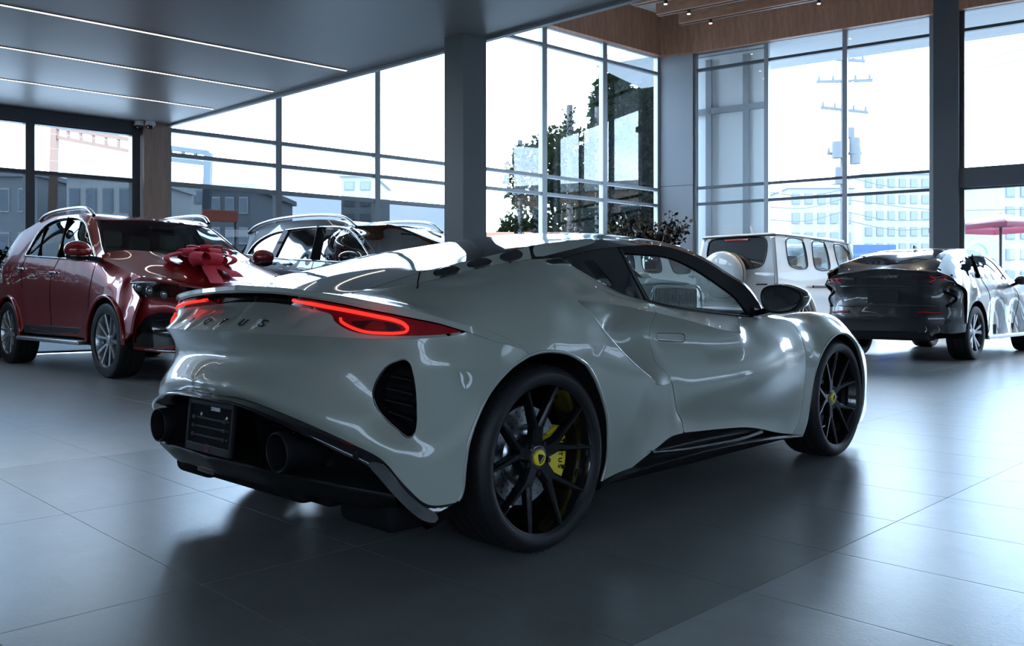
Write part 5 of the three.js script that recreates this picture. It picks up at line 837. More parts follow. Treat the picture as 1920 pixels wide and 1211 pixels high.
{ // black estate parked beside it
  const r = rig(-3.05, 13.6, -0.785), Z = (l, n = 4) => smooth(r.run('z', l), n), R = 0.43, arcF = arcPts(3.35, R, 0.5, Math.PI, 0, 1.04), arcR = arcPts(0, R, 0.5, Math.PI, 0, 1.04);
  const roofE = [V(-0.95, 1.80, 0.70), ...Z([[470, 436, 0.76], [490, 427, 0.76], [530, 417, 0.76], [580, 412, 0.76], [620, 412, 0.755], [645, 416, 0.75], [659, 424, 0.75]])];
  const dlo = [...Z([[464, 478, 0.98], [520, 484, 0.985], [600, 489, 0.985], [660, 491, 0.98], [692, 483, 0.97]], 3), ...Z([[682, 462, 0.93], [668, 442, 0.87], [655, 430, 0.83], [640, 426, 0.815], [590, 426, 0.81], [540, 431, 0.815], [505, 440, 0.84], [480, 456, 0.9], [467, 472, 0.96]], 3)];
  const pillarOut = Z([[659, 424, 0.75], [678, 444, 0.83], [693, 465, 0.9], [704, 482, 0.95]]);
  const hoodEdge = smooth([...pillarOut.slice(-1), V(3.2, 1.34, 0.94), V(3.7, 1.26, 0.9), V(4.1, 1.14, 0.8)], 5);
  const belt2 = Z([[464, 500, 1.03], [520, 506, 1.04], [600, 512, 1.04], [690, 505, 1.03]]);
  const lampEdge = [V(3.9, 1.15, 0.93), V(3.92, 0.8, 0.98), V(3.85, 0.36, 1.0)];
  const data = [...dlo, ...roofE, ...pillarOut, ...belt2, ...hoodEdge, ...lampEdge, ...arcF, ...arcR, V(0.6, 0.5, 1.02), V(1.6, 0.5, 1.02), V(2.7, 0.5, 1.02), V(0.7, 0.9, 1.02), V(2.4, 0.9, 1.02), V(-1.0, 0.8, 0.98), V(-1.0, 1.3, 0.95), V(3.4, 1.08, 1.03), V(0, 1.1, 1.04)];
  const outline = [V(-1.05, 0.45, 0.97), ...arcR, V(0.6, 0.48, 1.02), V(2.75, 0.48, 1.02), ...arcF, ...lampEdge.slice().reverse(), ...hoodEdge.slice(0, -4).reverse(), ...pillarOut.slice().reverse(), ...roofE.slice().reverse(), V(-1.05, 1.5, 0.86), V(-1.1, 1.2, 0.95)];
  const wsR = Z([[661, 425, 0.74], [680, 444, 0.82], [695, 464, 0.89], [706, 481, 0.94]]);
  const plan = [[3.2, 1.02], [3.6, 1.0], [3.9, 0.94], [4.05, 0.84], [4.17, 0.66], [4.24, 0.4], [4.26, 0]], frontTop = [...hoodEdge.slice(-5), V(4.2, 1.12, 0.5), V(4.25, 1.12, 0)], frontBot = [V(3.85, 0.36, 0.96), V(4.05, 0.33, 0.83), V(4.17, 0.31, 0.6), V(4.25, 0.3, 0)];
  const lamp = [V(3.88, 1.1, 0.95), V(4.02, 1.11, 0.86), V(4.16, 1.06, 0.66), V(4.15, 0.96, 0.68), V(3.98, 0.96, 0.9), V(3.9, 1.02, 0.94)];
  suv('glossy black five-door car with bright roof rails, parked behind the grey sports car', M.blackPaint, r, {
    name: 'family_car', data, outline, dlo, beltY: 1.42, glass: M.darkGlass, screen: tintDark, hoodR: hoodEdge, hoodC: [V(2.9, 1.42, 0), V(3.4, 1.38, 0), V(3.9, 1.27, 0), V(4.25, 1.12, 0), V(4.2, 1.12, 0.5)],
    roofR: roofE, roofC: [V(-0.95, 1.9, 0), V(0.2, 2.0, 0), V(1.2, 2.0, 0), V(2.0, 1.93, 0)], screenR: [roofE[roofE.length - 1], ...wsR.slice(1)], screenA: wsR.length, screenC: [V(2.1, 1.9, 0), V(2.5, 1.66, 0), V(2.9, 1.42, 0)], pillarOut,
    rail: r.run('z', [[466, 437, 0.77], [478, 426, 0.77], [505, 415, 0.77], [560, 406, 0.77], [620, 404, 0.77], [648, 409, 0.765], [668, 425, 0.755]]), tail: [V(-0.95, 1.80, 0.70), V(-1.05, 1.5, 0.86), V(-1.1, 1.2, 0.95), V(-1.05, 0.45, 0.97)],
    pillars: [[r.at(600, 426, 'z', 0.81), r.at(587, 489, 'z', 0.985), 0.15, M.chrome], [r.at(538, 432, 'z', 0.82), r.at(513, 484, 'z', 0.985), 0.1, M.blackPaint]], shuts: [Z([[588, 490, 0.99], [582, 512, 1.04]])], handles: r.run('z', [[508, 493, 1.02], [538, 494, 1.02]]),
    seats: [0.9, 1.95], seatMat: M.paleSeat, mirror: r.at(655, 483, 'z', 1.17), mirrorH: 0.085, mirrorMat: M.gloss, plan, front: [...frontTop, ...frontBot, ...lamp, ...lampEdge, V(4.26, 0.7, 0), V(4.05, 0.6, 0.84)], frontTop, frontBot, lamp,
    intake: [V(3.92, 0.5, 0.92), V(3.95, 0.66, 0.9), V(4.05, 0.72, 0.8), V(4.12, 0.7, 0.7), V(4.12, 0.5, 0.7), V(4.05, 0.45, 0.8)], blades: [0.58], grille: [V(4.2, 1.08, 0.5), V(4.2, 1.08, -0.5), V(4.2, 0.6, -0.42), V(4.2, 0.6, 0.42)], grilleY: [0.62, 1.06],
    step: [0.62, 2.7, 0.38], zs: 1.02, archC: [[0, 0.50], [3.35, 0.50]], R, zw: 1.04, len: 5.3, wheel: { n: 10, mat: M.satinMetal, w: 0.03 } });
}
// boxy off-roader with a spare wheel on its back door
function offRoader(label, mat, rg, pos, turn, group) {
  const t = thing('off_roader', label, 'car', pos, turn, group), r = rg, Q = (l) => l.map(([a, b]) => r.at(a, b, 'z', 0.87)), X = (l, x = -0.9) => l.map(([a, b]) => r.at(a, b, 'x', x));
  const W = 0.80, yR = 2.06, flatS = surface([V(-1, 0.5, 0.87), V(4, 0.5, 0.87), V(-1, 1.4, 0.86), V(4, 1.4, 0.86), V(-0.9, 2.05, 0.77), V(2.4, 2.05, 0.77)], 'side', 1e-4), flatR = surface([V(-0.93, 0.5, -0.8), V(-0.93, 0.5, 0.8), V(-0.93, 1.4, 0.8), V(-0.93, 1.4, -0.8), V(-0.84, 2.05, 0.7), V(-0.84, 2.05, -0.7)], 'rear', 1e-4);
  const rw = (l) => l.map(([a, b]) => flatS.on(r.at(a, b, 'z', 0.83)));
  const wins = [rw([[1478, 447], [1512, 449.5], [1518, 504], [1480, 499]]), rw([[1528, 452], [1553, 455], [1561, 506], [1531, 504]]), rw([[1568, 457.5], [1587, 461], [1606, 492], [1604, 508], [1578, 507]])];
  const soft = (p) => smooth(p.flatMap((q, i) => { const a = p[(i + p.length - 1) % p.length], b = p[(i + 1) % p.length]; return [q.clone().lerp(a, 0.12), q.clone().lerp(b, 0.12)]; }), 2, true);
  const arch = (x) => arcPts(x, 0.46, 0.50, Math.PI, 0, 0.87, 10);
  const out = [V(-0.9, 0.55, 0.87), ...arch(0.0), V(0.55, 0.5, 0.87), V(2.65, 0.5, 0.87), ...arch(3.15), V(3.75, 0.6, 0.87), V(3.75, 1.3, 0.86), V(2.7, 1.36, 0.86), V(2.38, 2.02, 0.77), V(2.3, 2.05, 0.77), V(-0.78, 2.05, 0.77), V(-0.84, 2.02, 0.77), V(-0.91, 1.4, 0.86)];
  pair('body_side', panel(flatS, out, { step: 0.08, holes: wins.map(soft), skirt: 0.03 }), mat, t);
  for (const w of wins) { pair('side_window', panel(flatS, soft(w), { step: 0.08, skirt: 0, lift: -0.015 }), tintOff, t); pair('window_seal', tube([...soft(w)].map((p) => p.clone().add(V(0, 0, 0.002))), 0.012, 6, 60, true), M.satin, t); }
  const gl = X([[1337, 445], [1436, 443], [1432, 502], [1333, 508]], -0.88).map((p) => flatR.on(p)); gl.forEach((p, i) => { if (i === 0 || i === 3) p.z = -gl[i === 0 ? 1 : 2].z; p.y = i < 2 ? gl[1].y : gl[2].y; });
  const back = [V(0, 0.55, -W), V(0, 0.55, W), V(0, 1.4, W), V(0, 1.98, 0.71), V(0, 2.05, 0.64), V(0, 2.05, -0.64), V(0, 1.98, -0.71), V(0, 1.4, -W)].map((p) => flatR.on(p));
  mesh('rear_panel', panel(flatR, back, { step: 0.08, holes: [soft(gl)], skirt: 0.03 }), mat, t);
  mesh('rear_window', panel(flatR, soft(gl), { step: 0.1, skirt: 0, lift: -0.012 }), M.darkGlass, t);
  mesh('window_seal', tube(soft(gl).map((p) => p.clone().add(V(-0.002, 0, 0))), 0.012, 6, 60, true), M.satin, t);
  // rounded vertical corners
  pair('corner_post', ribbons([[V(-0.93, 0.55, W), V(-0.93, 1.4, W), V(-0.845, 2.02, 0.70)], [V(-0.925, 0.55, 0.85), V(-0.925, 1.4, 0.845), V(-0.85, 2.02, 0.755)], [V(-0.88, 0.55, 0.87), V(-0.885, 1.4, 0.86), V(-0.82, 2.02, 0.77)]], 10), mat, t);
  mesh('roof', [box(3.1, 0.07, 1.5, 0.75, 2.075, 0, 0.034), box(2.7, 0.04, 1.3, 0.75, 2.11, 0, 0.02)], mat, t);
  mesh('roof_gutter', tube([V(2.38, 2.03, 0.785), V(0.8, 2.065, 0.79), V(-0.75, 2.065, 0.785), V(-0.87, 2.06, 0.70), V(-0.88, 2.06, 0), V(-0.87, 2.06, -0.70), V(-0.75, 2.065, -0.785), V(0.8, 2.065, -0.79), V(2.38, 2.03, -0.785)], 0.014, 6, 120), M.satin, t);
  const sw = r.at(1354, 515, 'x', -1.12), spare = mesh('spare_wheel_cover', new THREE.LatheGeometry([[0, 0.14], [0.30, 0.135], [0.40, 0.12], [0.435, 0.08], [0.445, 0.03], [0.445, -0.09], [0.40, -0.10]].map(([a, b]) => new THREE.Vector2(a, b)), 56).rotateZ(Math.PI / 2).translate(sw.x + 0.02, sw.y, sw.z), mat, t);
  mesh('cover_ring', new THREE.TorusGeometry(0.447, 0.008, 6, 56).rotateY(Math.PI / 2).translate(sw.x + 0.0, sw.y, sw.z), M.satin, spare);
  mesh('brake_light', box(0.03, 0.035, 0.5, -0.86, 2.0, 0, 0.012), phys(lin(0.35, 0.01, 0.01), 0.2, 0, { clearcoat: 1 }), t);
  for (const z of [-0.72, 0.72]) mesh('tail_lamp', box(0.05, 0.11, 0.12, -0.955, 0.86, z, 0.015), phys(lin(0.3, 0.01, 0.015), 0.15, 0, { clearcoat: 1 }), t);
  mesh('door_latch', box(0.03, 0.025, 0.22, -0.94, 1.15, 0.56, 0.008), M.satin, t);
  for (const z of [-0.55, 0.55]) mesh('door_hinge', box(0.03, 0.05, 0.09, -0.945, 1.3, -0.74, 0.01).translate(0, z * 0.4 - 0.1, 0), mat, t);
  mesh('rear_bumper', box(0.2, 0.22, 1.7, -1.0, 0.62, 0, 0.06), mat, t);
  pair('side_moulding', box(2.2, 0.05, 0.03, 1.6, 1.12, 0.88, 0.012), M.satin, t);
  for (const x of [0, 3.15]) { pair('wheel_flare', tube(arcPts(x, 0.46, 0.53, Math.PI * 1.02, -0.02 * Math.PI, 0.90, 20), 0.05, 8, 50), mat, t); }
  mesh('bonnet', box(1.15, 0.1, 1.5, 3.2, 1.32, 0, 0.05), mat, t);
  mesh('front_panel', box(0.08, 0.8, 1.7, 3.74, 0.95, 0, 0.04), mat, t); mesh('grille', box(0.04, 0.35, 0.8, 3.785, 1.08, 0, 0.02), M.gloss, t);
  for (const z of [-0.62, 0.62]) mesh('headlamp', new THREE.CylinderGeometry(0.11, 0.11, 0.05, 28).rotateZ(Math.PI / 2).translate(3.79, 1.08, z), M.chrome, t);
  for (const z of [-0.78, 0.78]) mesh('indicator', box(0.16, 0.07, 0.1, 3.55, 1.39, z, 0.03), M.chrome, t);
  const scr = surface([V(2.4, 2.02, 0.7), V(2.4, 2.02, -0.7), V(2.7, 1.38, 0.78), V(2.7, 1.38, -0.78)], 'front', 1e-4);
  mesh('windscreen', panel(scr, [V(2.4, 2.0, 0.68), V(2.4, 2.0, -0.68), V(2.7, 1.4, -0.74), V(2.7, 1.4, 0.74)], { step: 0.1, skirt: 0 }), M.screenTint, t);
  pair('a_pillar', bar(V(2.38, 2.03, 0.745), V(2.71, 1.36, 0.82), 0.09, 0.06), mat, t);
  for (const s of [1, -1]) { const m = mesh('door_mirror', box(0.12, 0.24, 0.2, 2.35, 1.5, s * 1.02, 0.05), mat, t); mesh('mirror_glass', box(0.01, 0.2, 0.16, 2.286, 1.5, s * 1.02), M.chrome, m); }
  mesh('cabin', [box(3.2, 0.1, 1.6, 1, 0.6, 0), box(0.4, 0.2, 1.5, 2.45, 1.25, 0, 0.06)], M.matt, t);
  for (const x of [0.5, 1.6]) for (const z of [-0.4, 0.4]) { const s = mesh('seat', box(0.18, 0.75, 0.52, x, 1.15, z, 0.07), M.seat, t); mesh('headrest', box(0.13, 0.2, 0.3, x, 1.63, z, 0.05), M.seat, s); }
  mesh('underbody', box(4.4, 0.25, 1.2, 1.4, 0.5, 0, 0.03), M.matt, t);
  for (const s of [1, -1]) for (const x of [0, 3.15]) roadWheel(t, x, 0.43, 0.93, s, 0.43, 0.28, { n: 10, mat: M.satinMetal }, x ? 'front_wheel' : 'rear_wheel');
  return t;
}
const tintOff = phys(lin(0.55, 0.58, 0.6), 0, 0, { transmission: 1, thickness: 0, ior: 1.5 });
const rG = rig(4.864, 16.98, 0.803);
offRoader('white boxy off-roader with a round white spare-wheel cover on its back', M.white, rG, rG.pos, rG.turn);
offRoader('silver blue boxy off-roader, partly hidden by the white off-roader and the sports car roof', M.silver, rG, [1.75, 0, -18.7], rG.turn);
{ // cream estate with an upright chrome grille
  const r = rig(2.5, 13.2, -0.98), th = -0.98, c0 = Math.cos(th), s0 = Math.sin(th), fx = 2.5, fd = 13.2, x0 = fx - c0 * 3.95, d0 = fd - s0 * 3.95, rr2 = rig(x0, d0, th);
  const R = 0.4, arcF = arcPts(3.13, R, 0.46, Math.PI, 0, 0.98), arcR = arcPts(0, R, 0.46, Math.PI, 0, 0.98);
  const roofE = smooth([V(-0.9, 1.62, 0.62), V(-0.3, 1.76, 0.66), V(0.6, 1.80, 0.68), V(1.4, 1.77, 0.68), V(1.75, 1.70, 0.67)], 4), pillarOut = smooth([V(1.75, 1.70, 0.67), V(2.1, 1.45, 0.76), V(2.4, 1.22, 0.84)], 4);
  const dlo = smooth([V(-0.65, 1.2, 0.9), V(0.8, 1.2, 0.91), V(2.25, 1.2, 0.88), V(2.0, 1.42, 0.8), V(1.6, 1.64, 0.74), V(0.6, 1.7, 0.74), V(-0.2, 1.62, 0.78)], 3, true);
  const hoodEdge = smooth([V(2.4, 1.22, 0.84), V(2.8, 1.2, 0.86), V(3.3, 1.16, 0.84), V(3.75, 1.1, 0.74)], 5), lampEdge = [V(3.6, 1.06, 0.86), V(3.62, 0.8, 0.92), V(3.6, 0.36, 0.94)];
  const data = [...dlo, ...roofE, ...pillarOut, ...hoodEdge, ...lampEdge, ...arcF, ...arcR, V(0.6, 0.45, 0.96), V(1.6, 0.45, 0.96), V(2.6, 0.45, 0.96), V(0.7, 0.9, 0.96), V(2.4, 0.95, 0.96), V(-1.0, 0.8, 0.9), V(-1.0, 1.2, 0.86)];
  const outline = [V(-1.0, 0.45, 0.92), ...arcR, V(0.55, 0.42, 0.96), V(2.6, 0.42, 0.96), ...arcF, ...lampEdge.slice().reverse(), ...hoodEdge.slice(0, -4).reverse(), ...pillarOut.slice().reverse(), ...roofE.slice().reverse(), V(-1.0, 1.4, 0.78), V(-1.05, 1.1, 0.88)];
  const wsR = smooth([V(1.76, 1.69, 0.65), V(2.1, 1.45, 0.73), V(2.42, 1.22, 0.81)], 4), plan = [[3.0, 0.95], [3.4, 0.94], [3.62, 0.88], [3.76, 0.78], [3.87, 0.6], [3.94, 0.35], [3.96, 0]], frontTop = [...hoodEdge.slice(-5), V(3.9, 1.1, 0.5), V(3.95, 1.1, 0)], frontBot = [V(3.6, 0.34, 0.9), V(3.76, 0.31, 0.77), V(3.87, 0.3, 0.58), V(3.95, 0.29, 0)];
  const lamp = [V(3.6, 0.98, 0.89), V(3.72, 1.0, 0.8), V(3.84, 0.98, 0.65), V(3.84, 0.86, 0.65), V(3.7, 0.86, 0.83), V(3.62, 0.9, 0.88)];
  const o = suv('cream white car with an upright chrome grille, seen through the sports car windows', M.white, rr2, {
    name: 'family_car', upright: true, data, outline, dlo, beltY: 1.2, glass: tintDark, screen: M.screenTint, hoodR: hoodEdge, hoodC: [V(2.5, 1.24, 0), V(3.0, 1.24, 0), V(3.5, 1.2, 0), V(3.95, 1.1, 0), V(3.9, 1.1, 0.5)], roofR: roofE, roofC: [V(-0.9, 1.7, 0), V(0.6, 1.87, 0), V(1.75, 1.78, 0)], screenR: [roofE[roofE.length - 1], ...wsR.slice(1)], screenA: wsR.length, screenC: [V(1.8, 1.76, 0), V(2.15, 1.5, 0), V(2.5, 1.24, 0)], pillarOut,
    rail: [V(-0.5, 1.74, 0.68), V(0.2, 1.84, 0.69), V(1.2, 1.83, 0.69), V(1.6, 1.74, 0.69)], tail: [V(-0.9, 1.62, 0.62), V(-1.0, 1.4, 0.78), V(-1.05, 1.1, 0.88), V(-1.0, 0.45, 0.92)], pillars: [[V(1.1, 1.7, 0.74), V(1.1, 1.2, 0.91), 0.08], [V(0.05, 1.68, 0.76), V(-0.1, 1.2, 0.9), 0.08]], shuts: [[V(1.1, 1.2, 0.92), V(1.1, 0.8, 0.96), V(1.1, 0.45, 0.96)]], handles: [V(0.9, 1.08, 0.95), V(-0.05, 1.08, 0.95)],
    seats: [0.7, 1.6], seatMat: M.paleSeat, mirror: V(2.1, 1.28, 1.06), mirrorH: 0.08, plan, front: [...frontTop, ...frontBot, ...lamp, ...lampEdge, V(3.96, 0.7, 0), V(3.76, 0.6, 0.78)], frontTop, frontBot, lamp, intake: [V(3.66, 0.42, 0.86), V(3.68, 0.56, 0.85), V(3.78, 0.6, 0.75), V(3.84, 0.58, 0.66), V(3.84, 0.42, 0.66), V(3.76, 0.38, 0.77)], blades: [0.48], grille: [V(3.93, 1.05, 0.46), V(3.93, 1.05, -0.46), V(3.93, 0.6, -0.5), V(3.93, 0.6, 0.5)], grilleY: [0.61, 1.04],
    step: [0.55, 2.6, 0.36], zs: 0.96, archC: [[0, 0.46], [3.13, 0.46]], R, zw: 0.97, len: 5.0, wheel: { n: 10, mat: M.satinMetal, w: 0.03 } });
  const g = o.car2.children.find((q) => q.name === 'grille'); for (let k = -11; k <= 11; k++) mesh('grille_slat', box(0.03, 0.42, 0.016, 3.985 - Math.abs(k) * 0.0022, 0.83, k * 0.04, 0.006), M.chrome, g);
  mesh('grille_surround', tube([V(3.99, 0.6, -0.5), V(3.99, 1.05, -0.47), V(4.0, 1.07, 0), V(3.99, 1.05, 0.47), V(3.99, 0.6, 0.5), V(4.0, 0.59, 0)], 0.02, 8, 80, true), M.chrome, g);
}
{ // black sloping-roof car by the entrance
  const r = rig(6.11, 13.31, 0.774), Z = (l, n = 4) => smooth(r.run('z', l), n), R = 0.395, t = thing('coupe_car', 'glossy black high-riding coupe by the entrance column, seen from behind', 'car', r.pos, r.turn), mat = M.blackPaint;
  const mir = (a) => [...a, ...a.filter((p) => p.z > 0.03).map((p) => V(p.x, p.y, -p.z))], flip = (a) => a.slice().reverse().map((p) => V(p.x, p.y, -p.z));
  const plan = [[-0.2, 1.0], [-0.42, 0.985], [-0.6, 0.955], [-0.74, 0.9], [-0.84, 0.8], [-0.91, 0.62], [-0.945, 0.35], [-0.955, 0]], pf = table(plan.map((p) => p[1]).reverse(), plan.map((p) => p[0]).reverse()), PR = (l, d = 0) => l.map(([a, b]) => r.at(a, b, (z) => pf(z) + d));
  const shelf = smooth([V(-0.93, 1.335, 0), ...PR([[1700, 508.5], [1750, 512], [1778, 521]]), r.at(1795, 531, 'z', 0.97)], 4);
  const arcR = arcPts(0, R, 0.47, Math.PI, 0, 1.0), arcF = arcPts(3.0, R, 0.47, Math.PI, 0, 0.99);
  const roofE = Z([[1757, 508, 0.80], [1768, 484, 0.70], [1784, 470, 0.64], [1805, 466.5, 0.61], [1824, 470, 0.61], [1848, 477.5, 0.63], [1870, 493, 0.70], [1893, 522, 0.85]]);
  const dlo = [...Z([[1797, 490, 0.79], [1808, 481.5, 0.73], [1834, 478.5, 0.67], [1850, 483, 0.68], [1868, 498, 0.74], [1887, 523, 0.87]], 3), ...Z([[1884, 526, 0.885], [1850, 523, 0.9], [1816, 517.5, 0.905], [1802, 506, 0.88]], 3)];
  const hoodE = smooth([...roofE.slice(-1), V(2.6, 1.16, 0.9), V(3.2, 1.1, 0.88), V(3.7, 0.98, 0.75)], 4), sideBot = [V(0.55, 0.33, 0.97), V(2.45, 0.33, 0.97)];
  const data = [...dlo, ...roofE, ...hoodE, ...arcR, ...arcF, ...sideBot, ...Z([[1805, 530, 0.985], [1840, 540, 0.965], [1880, 545, 0.96], [1915, 552, 0.97]]), V(1.0, 0.75, 0.93), V(1.9, 0.75, 0.93), V(1.5, 0.5, 0.95), shelf[shelf.length - 1], V(0, 1.05, 1.0), V(-0.35, 0.9, 1.0), V(-0.45, 0.6, 0.99), V(3.0, 0.98, 0.98), V(3.7, 0.6, 0.92), V(0.75, 1.02, 0.965)];
  const side = surface(thin(data, 0.06), 'side', 2e-5);
  pair('body_side', panel(side, [V(-0.46, 0.42, 0.98), ...arcR, ...sideBot, ...arcF, V(3.75, 0.4, 0.9), V(3.8, 0.8, 0.85), ...hoodE.slice().reverse(), ...roofE.slice(0, -1).reverse(), ...shelf.slice(-6), V(-0.46, 1.0, 0.99)], { step: 0.035, holes: [dlo], skirt: 0.02 }), mat, t);
  pair('side_window', panel(side, dlo, { step: 0.06, skirt: 0, lift: -0.01 }), M.tint, t);
  pair('window_pillar', bar(side.on(r.at(1822, 480, 'z', 0.7)), side.on(r.at(1836, 521, 'z', 0.9)), 0.01, 0.09), M.gloss, t);
  for (const q of [Z([[1838, 521, 0.9], [1850, 560, 0.93], [1850, 625, 0.96]]), Z([[1890, 527, 0.88], [1905, 560, 0.93], [1903, 625, 0.96]])]) pair('door_seam', tube(q.map((p) => side.on(p).add(V(0, 0, 0.001))), 0.004, 5, 20), M.matt, t);
  const rear = wrapped([...plan.slice().map(([x, z]) => V(x, 0, -z)), ...plan.slice(0, -1).reverse().map(([x, z]) => V(x, 0, z))], mir([...shelf, ...[1.22, 1.1, 0.95, 0.75, 0.6, 0.45].flatMap((y, i) => [0, 0.35, 0.62, 0.8, 0.9, 0.955, 0.985].map((z) => V(pf(z) + [0.02, 0.03, 0.05, 0.02, -0.01, 0.01][i], y, z)))]), 2e-5);
  mesh('rear_body', panel(rear, [...flip(shelf), ...shelf.slice(1), V(-0.42, 1.0, 0.99), V(-0.44, 0.42, 0.985), V(-0.75, 0.40, 0.9), V(-0.92, 0.42, 0.6), V(-0.92, 0.42, -0.6), V(-0.75, 0.40, -0.9), V(-0.44, 0.42, -0.985), V(-0.42, 1.0, -0.99)], { step: 0.04, skirt: 0.02 }), mat, t);
  const deck = surface(thin(mir([...shelf, ...roofE.slice(0, 22), V(-0.78, 1.38, 0), V(-0.3, 1.55, 0), V(0.15, 1.645, 0), V(0.7, 1.69, 0), V(1.3, 1.66, 0), V(1.75, 1.53, 0)]), 0.06), 'top', 3e-5), rg2 = [r.at(1591, 506.5, 'z', -0.66), r.at(1622, 486, 'z', -0.55)];
  const rw = smooth([V(-0.74, 0, 0), V(-0.70, 0, 0.4), V(-0.62, 0, 0.66), V(-0.35, 0, 0.6), V(-0.02, 0, 0.54), V(0.03, 0, 0)].map((p) => deck.on(p)), 3);
  const roofOut = [V(-0.93, 1.33, 0), ...shelf.slice(1, -5), ...roofE.slice(0, 22), V(1.75, 1.53, 0)];
  mesh('roof', both(panel(deck, roofOut, { step: 0.04, skirt: 0.01, holes: [[...rw, V(0.03, 0, -0.05), V(-0.74, 0, -0.05)]] })), mat, t);
  mesh('rear_window', panel(deck, [...rw, ...flip(rw)], { step: 0.06, skirt: 0, lift: -0.006 }), M.tint, t);
  const scrR = [roofE[21], roofE[24], roofE[roofE.length - 1]], scr = surface(mir([...scrR, V(1.75, 1.53, 0), V(2.2, 1.22, 0)]), 'top', 1e-4); mesh('windscreen', panel(scr, [...scrR, ...flip(scrR)], { step: 0.08, skirt: 0 }), M.tint, t);
  const hood = surface(mir([...hoodE, V(2.4, 1.2, 0), V(3.1, 1.12, 0), V(3.85, 0.95, 0)]), 'top', 1e-4); mesh('bonnet', panel(hood, [...hoodE, V(3.85, 0.95, 0.3), V(3.85, 0.95, -0.3), ...flip(hoodE)], { step: 0.08, skirt: 0.02 }), mat, t);
  mesh('front_bumper', ribbons([[V(3.75, 0.95, 0.75), V(3.85, 0.93, 0.3), V(3.85, 0.93, -0.3), V(3.75, 0.95, -0.75)], [V(3.85, 0.6, 0.85), V(4.0, 0.6, 0.3), V(4.0, 0.6, -0.3), V(3.85, 0.6, -0.85)], [V(3.75, 0.3, 0.88), V(3.95, 0.28, 0.3), V(3.95, 0.28, -0.3), V(3.75, 0.3, -0.88)]], 16), mat, t);
  mesh('roof_aerial', box(0.1, 0.06, 0.03, 0.3, 1.70, 0, 0.012), M.gloss, t);
  const onR = (y, z, d = 0.008) => { const u = rear.on(V(pf(Math.abs(z)), y, z)); return u.addScaledVector(rear.normal(u), d); };
  for (const s of [1, -1]) {
    const l = mesh('tail_lamp', tube([onR(1.19, s * 0.42), onR(1.2, s * 0.6), onR(1.205, s * 0.78), onR(1.215, s * 0.9)], 0.022, 6, 24), M.lensDark, t);
    for (const [y, z] of [[1.20, 0.84], [1.175, 0.72]]) mesh('lamp_chevron', tube([onR(y + 0.04, s * (z - 0.06), 0.02), onR(y, s * z, 0.024), onR(y - 0.045, s * (z - 0.07), 0.02)], 0.010, 6, 12), std(lin(0.3, 0.005, 0.01), 0.3, 0, { emissive: lin(1, 0.03, 0.04), emissiveIntensity: 0.06 }), l);
    mesh('reflector', tube([onR(0.70, s * 0.5), onR(0.695, s * 0.66), onR(0.69, s * 0.8)], 0.016, 6, 14), std(lin(0.30, 0.006, 0.012), 0.25), t);
    for (const z of [0.56, 0.72]) { const q = onR(0.46, s * z, -0.02), p = mesh('tailpipe', new THREE.LatheGeometry([[0.045, 0.1], [0.05, 0], [0.056, 0.0], [0.056, 0.1]].map(([a, b]) => new THREE.Vector2(a, b)), 28).rotateZ(-Math.PI / 2).translate(q.x - 0.02, 0.46, s * z), M.satinMetal, t); mesh('pipe_bore', new THREE.CircleGeometry(0.045, 20).rotateY(-Math.PI / 2).translate(q.x + 0.03, 0.46, s * z), M.matt, p); }
    mesh('diffuser_blade', bar(onR(0.6, s * 0.86, 0.01), onR(0.38, s * 0.66, 0.01), 0.02, 0.05), M.gloss, t);
    mesh('corner_vent', tube([onR(1.0, s * 0.82), onR(0.9, s * 0.93), onR(0.78, s * 0.84)], 0.02, 6, 16), M.matt, t);
    const mm = V(1.95, 1.19, s * 1.06), m = mesh('door_mirror', new THREE.SphereGeometry(1, 20, 14).scale(0.09, 0.075, 0.12).translate(mm.x, mm.y, mm.z), M.gloss, t); mesh('mirror_arm', bar(V(mm.x, mm.y - 0.05, mm.z - s * 0.08), V(mm.x + 0.05, mm.y - 0.09, s * 0.88), 0.05, 0.04), M.gloss, m);
  }
  mesh('tail_spoiler', tube([...flip(shelf.slice(2, -3)), ...shelf.slice(2, -3)].map((p) => p.clone().add(V(-0.012, 0.006, 0))), 0.018, 6, 80), mat, t);
  mesh('plate_recess', box(0.02, 0.17, 0.46, 0, 0, 0, 0.008).translate(...onR(0.92, 0, 0.012).toArray()), M.trim, t);
  mesh('script_badge', text('Lamborghini', 0.042, 0.004, fontR).applyMatrix4(new THREE.Matrix4().makeShear(0, 0, 0.3, 0, 0, 0)).scale(1.5, 1, 1).applyMatrix4(basis(onR(1.215, -0.02, 0.016), V(0, 0, 1), V(0, 1, 0), V(-1, 0, 0))), M.chrome, t);
  mesh('rear_crease', tube([-0.9, -0.6, -0.3, 0, 0.3, 0.6, 0.9].map((z) => onR(1.08, z, 0.002)), 0.012, 6, 40), mat, t); mesh('bumper_crease', tube([-0.9, -0.6, -0.3, 0, 0.3, 0.6, 0.9].map((z) => onR(0.79, z, 0.004)), 0.016, 6, 40), mat, t);
  mesh('diffuser', box(0.3, 0.14, 1.3, -0.78, 0.36, 0, 0.04), M.satin, t);
  mesh('cabin', [box(2.6, 0.08, 1.5, 1.0, 0.6, 0), box(0.3, 0.2, 1.5, 1.9, 1.05, 0, 0.06)], M.matt, t);
  for (const x of [0.45, 1.4]) for (const z of [-0.38, 0.38]) { const s = mesh('seat', box(0.16, 0.62, 0.5, x, 0.98, z, 0.06), M.seat, t); mesh('headrest', box(0.12, 0.18, 0.28, x - 0.02, 1.38, z, 0.05), M.paleSeat, s); }
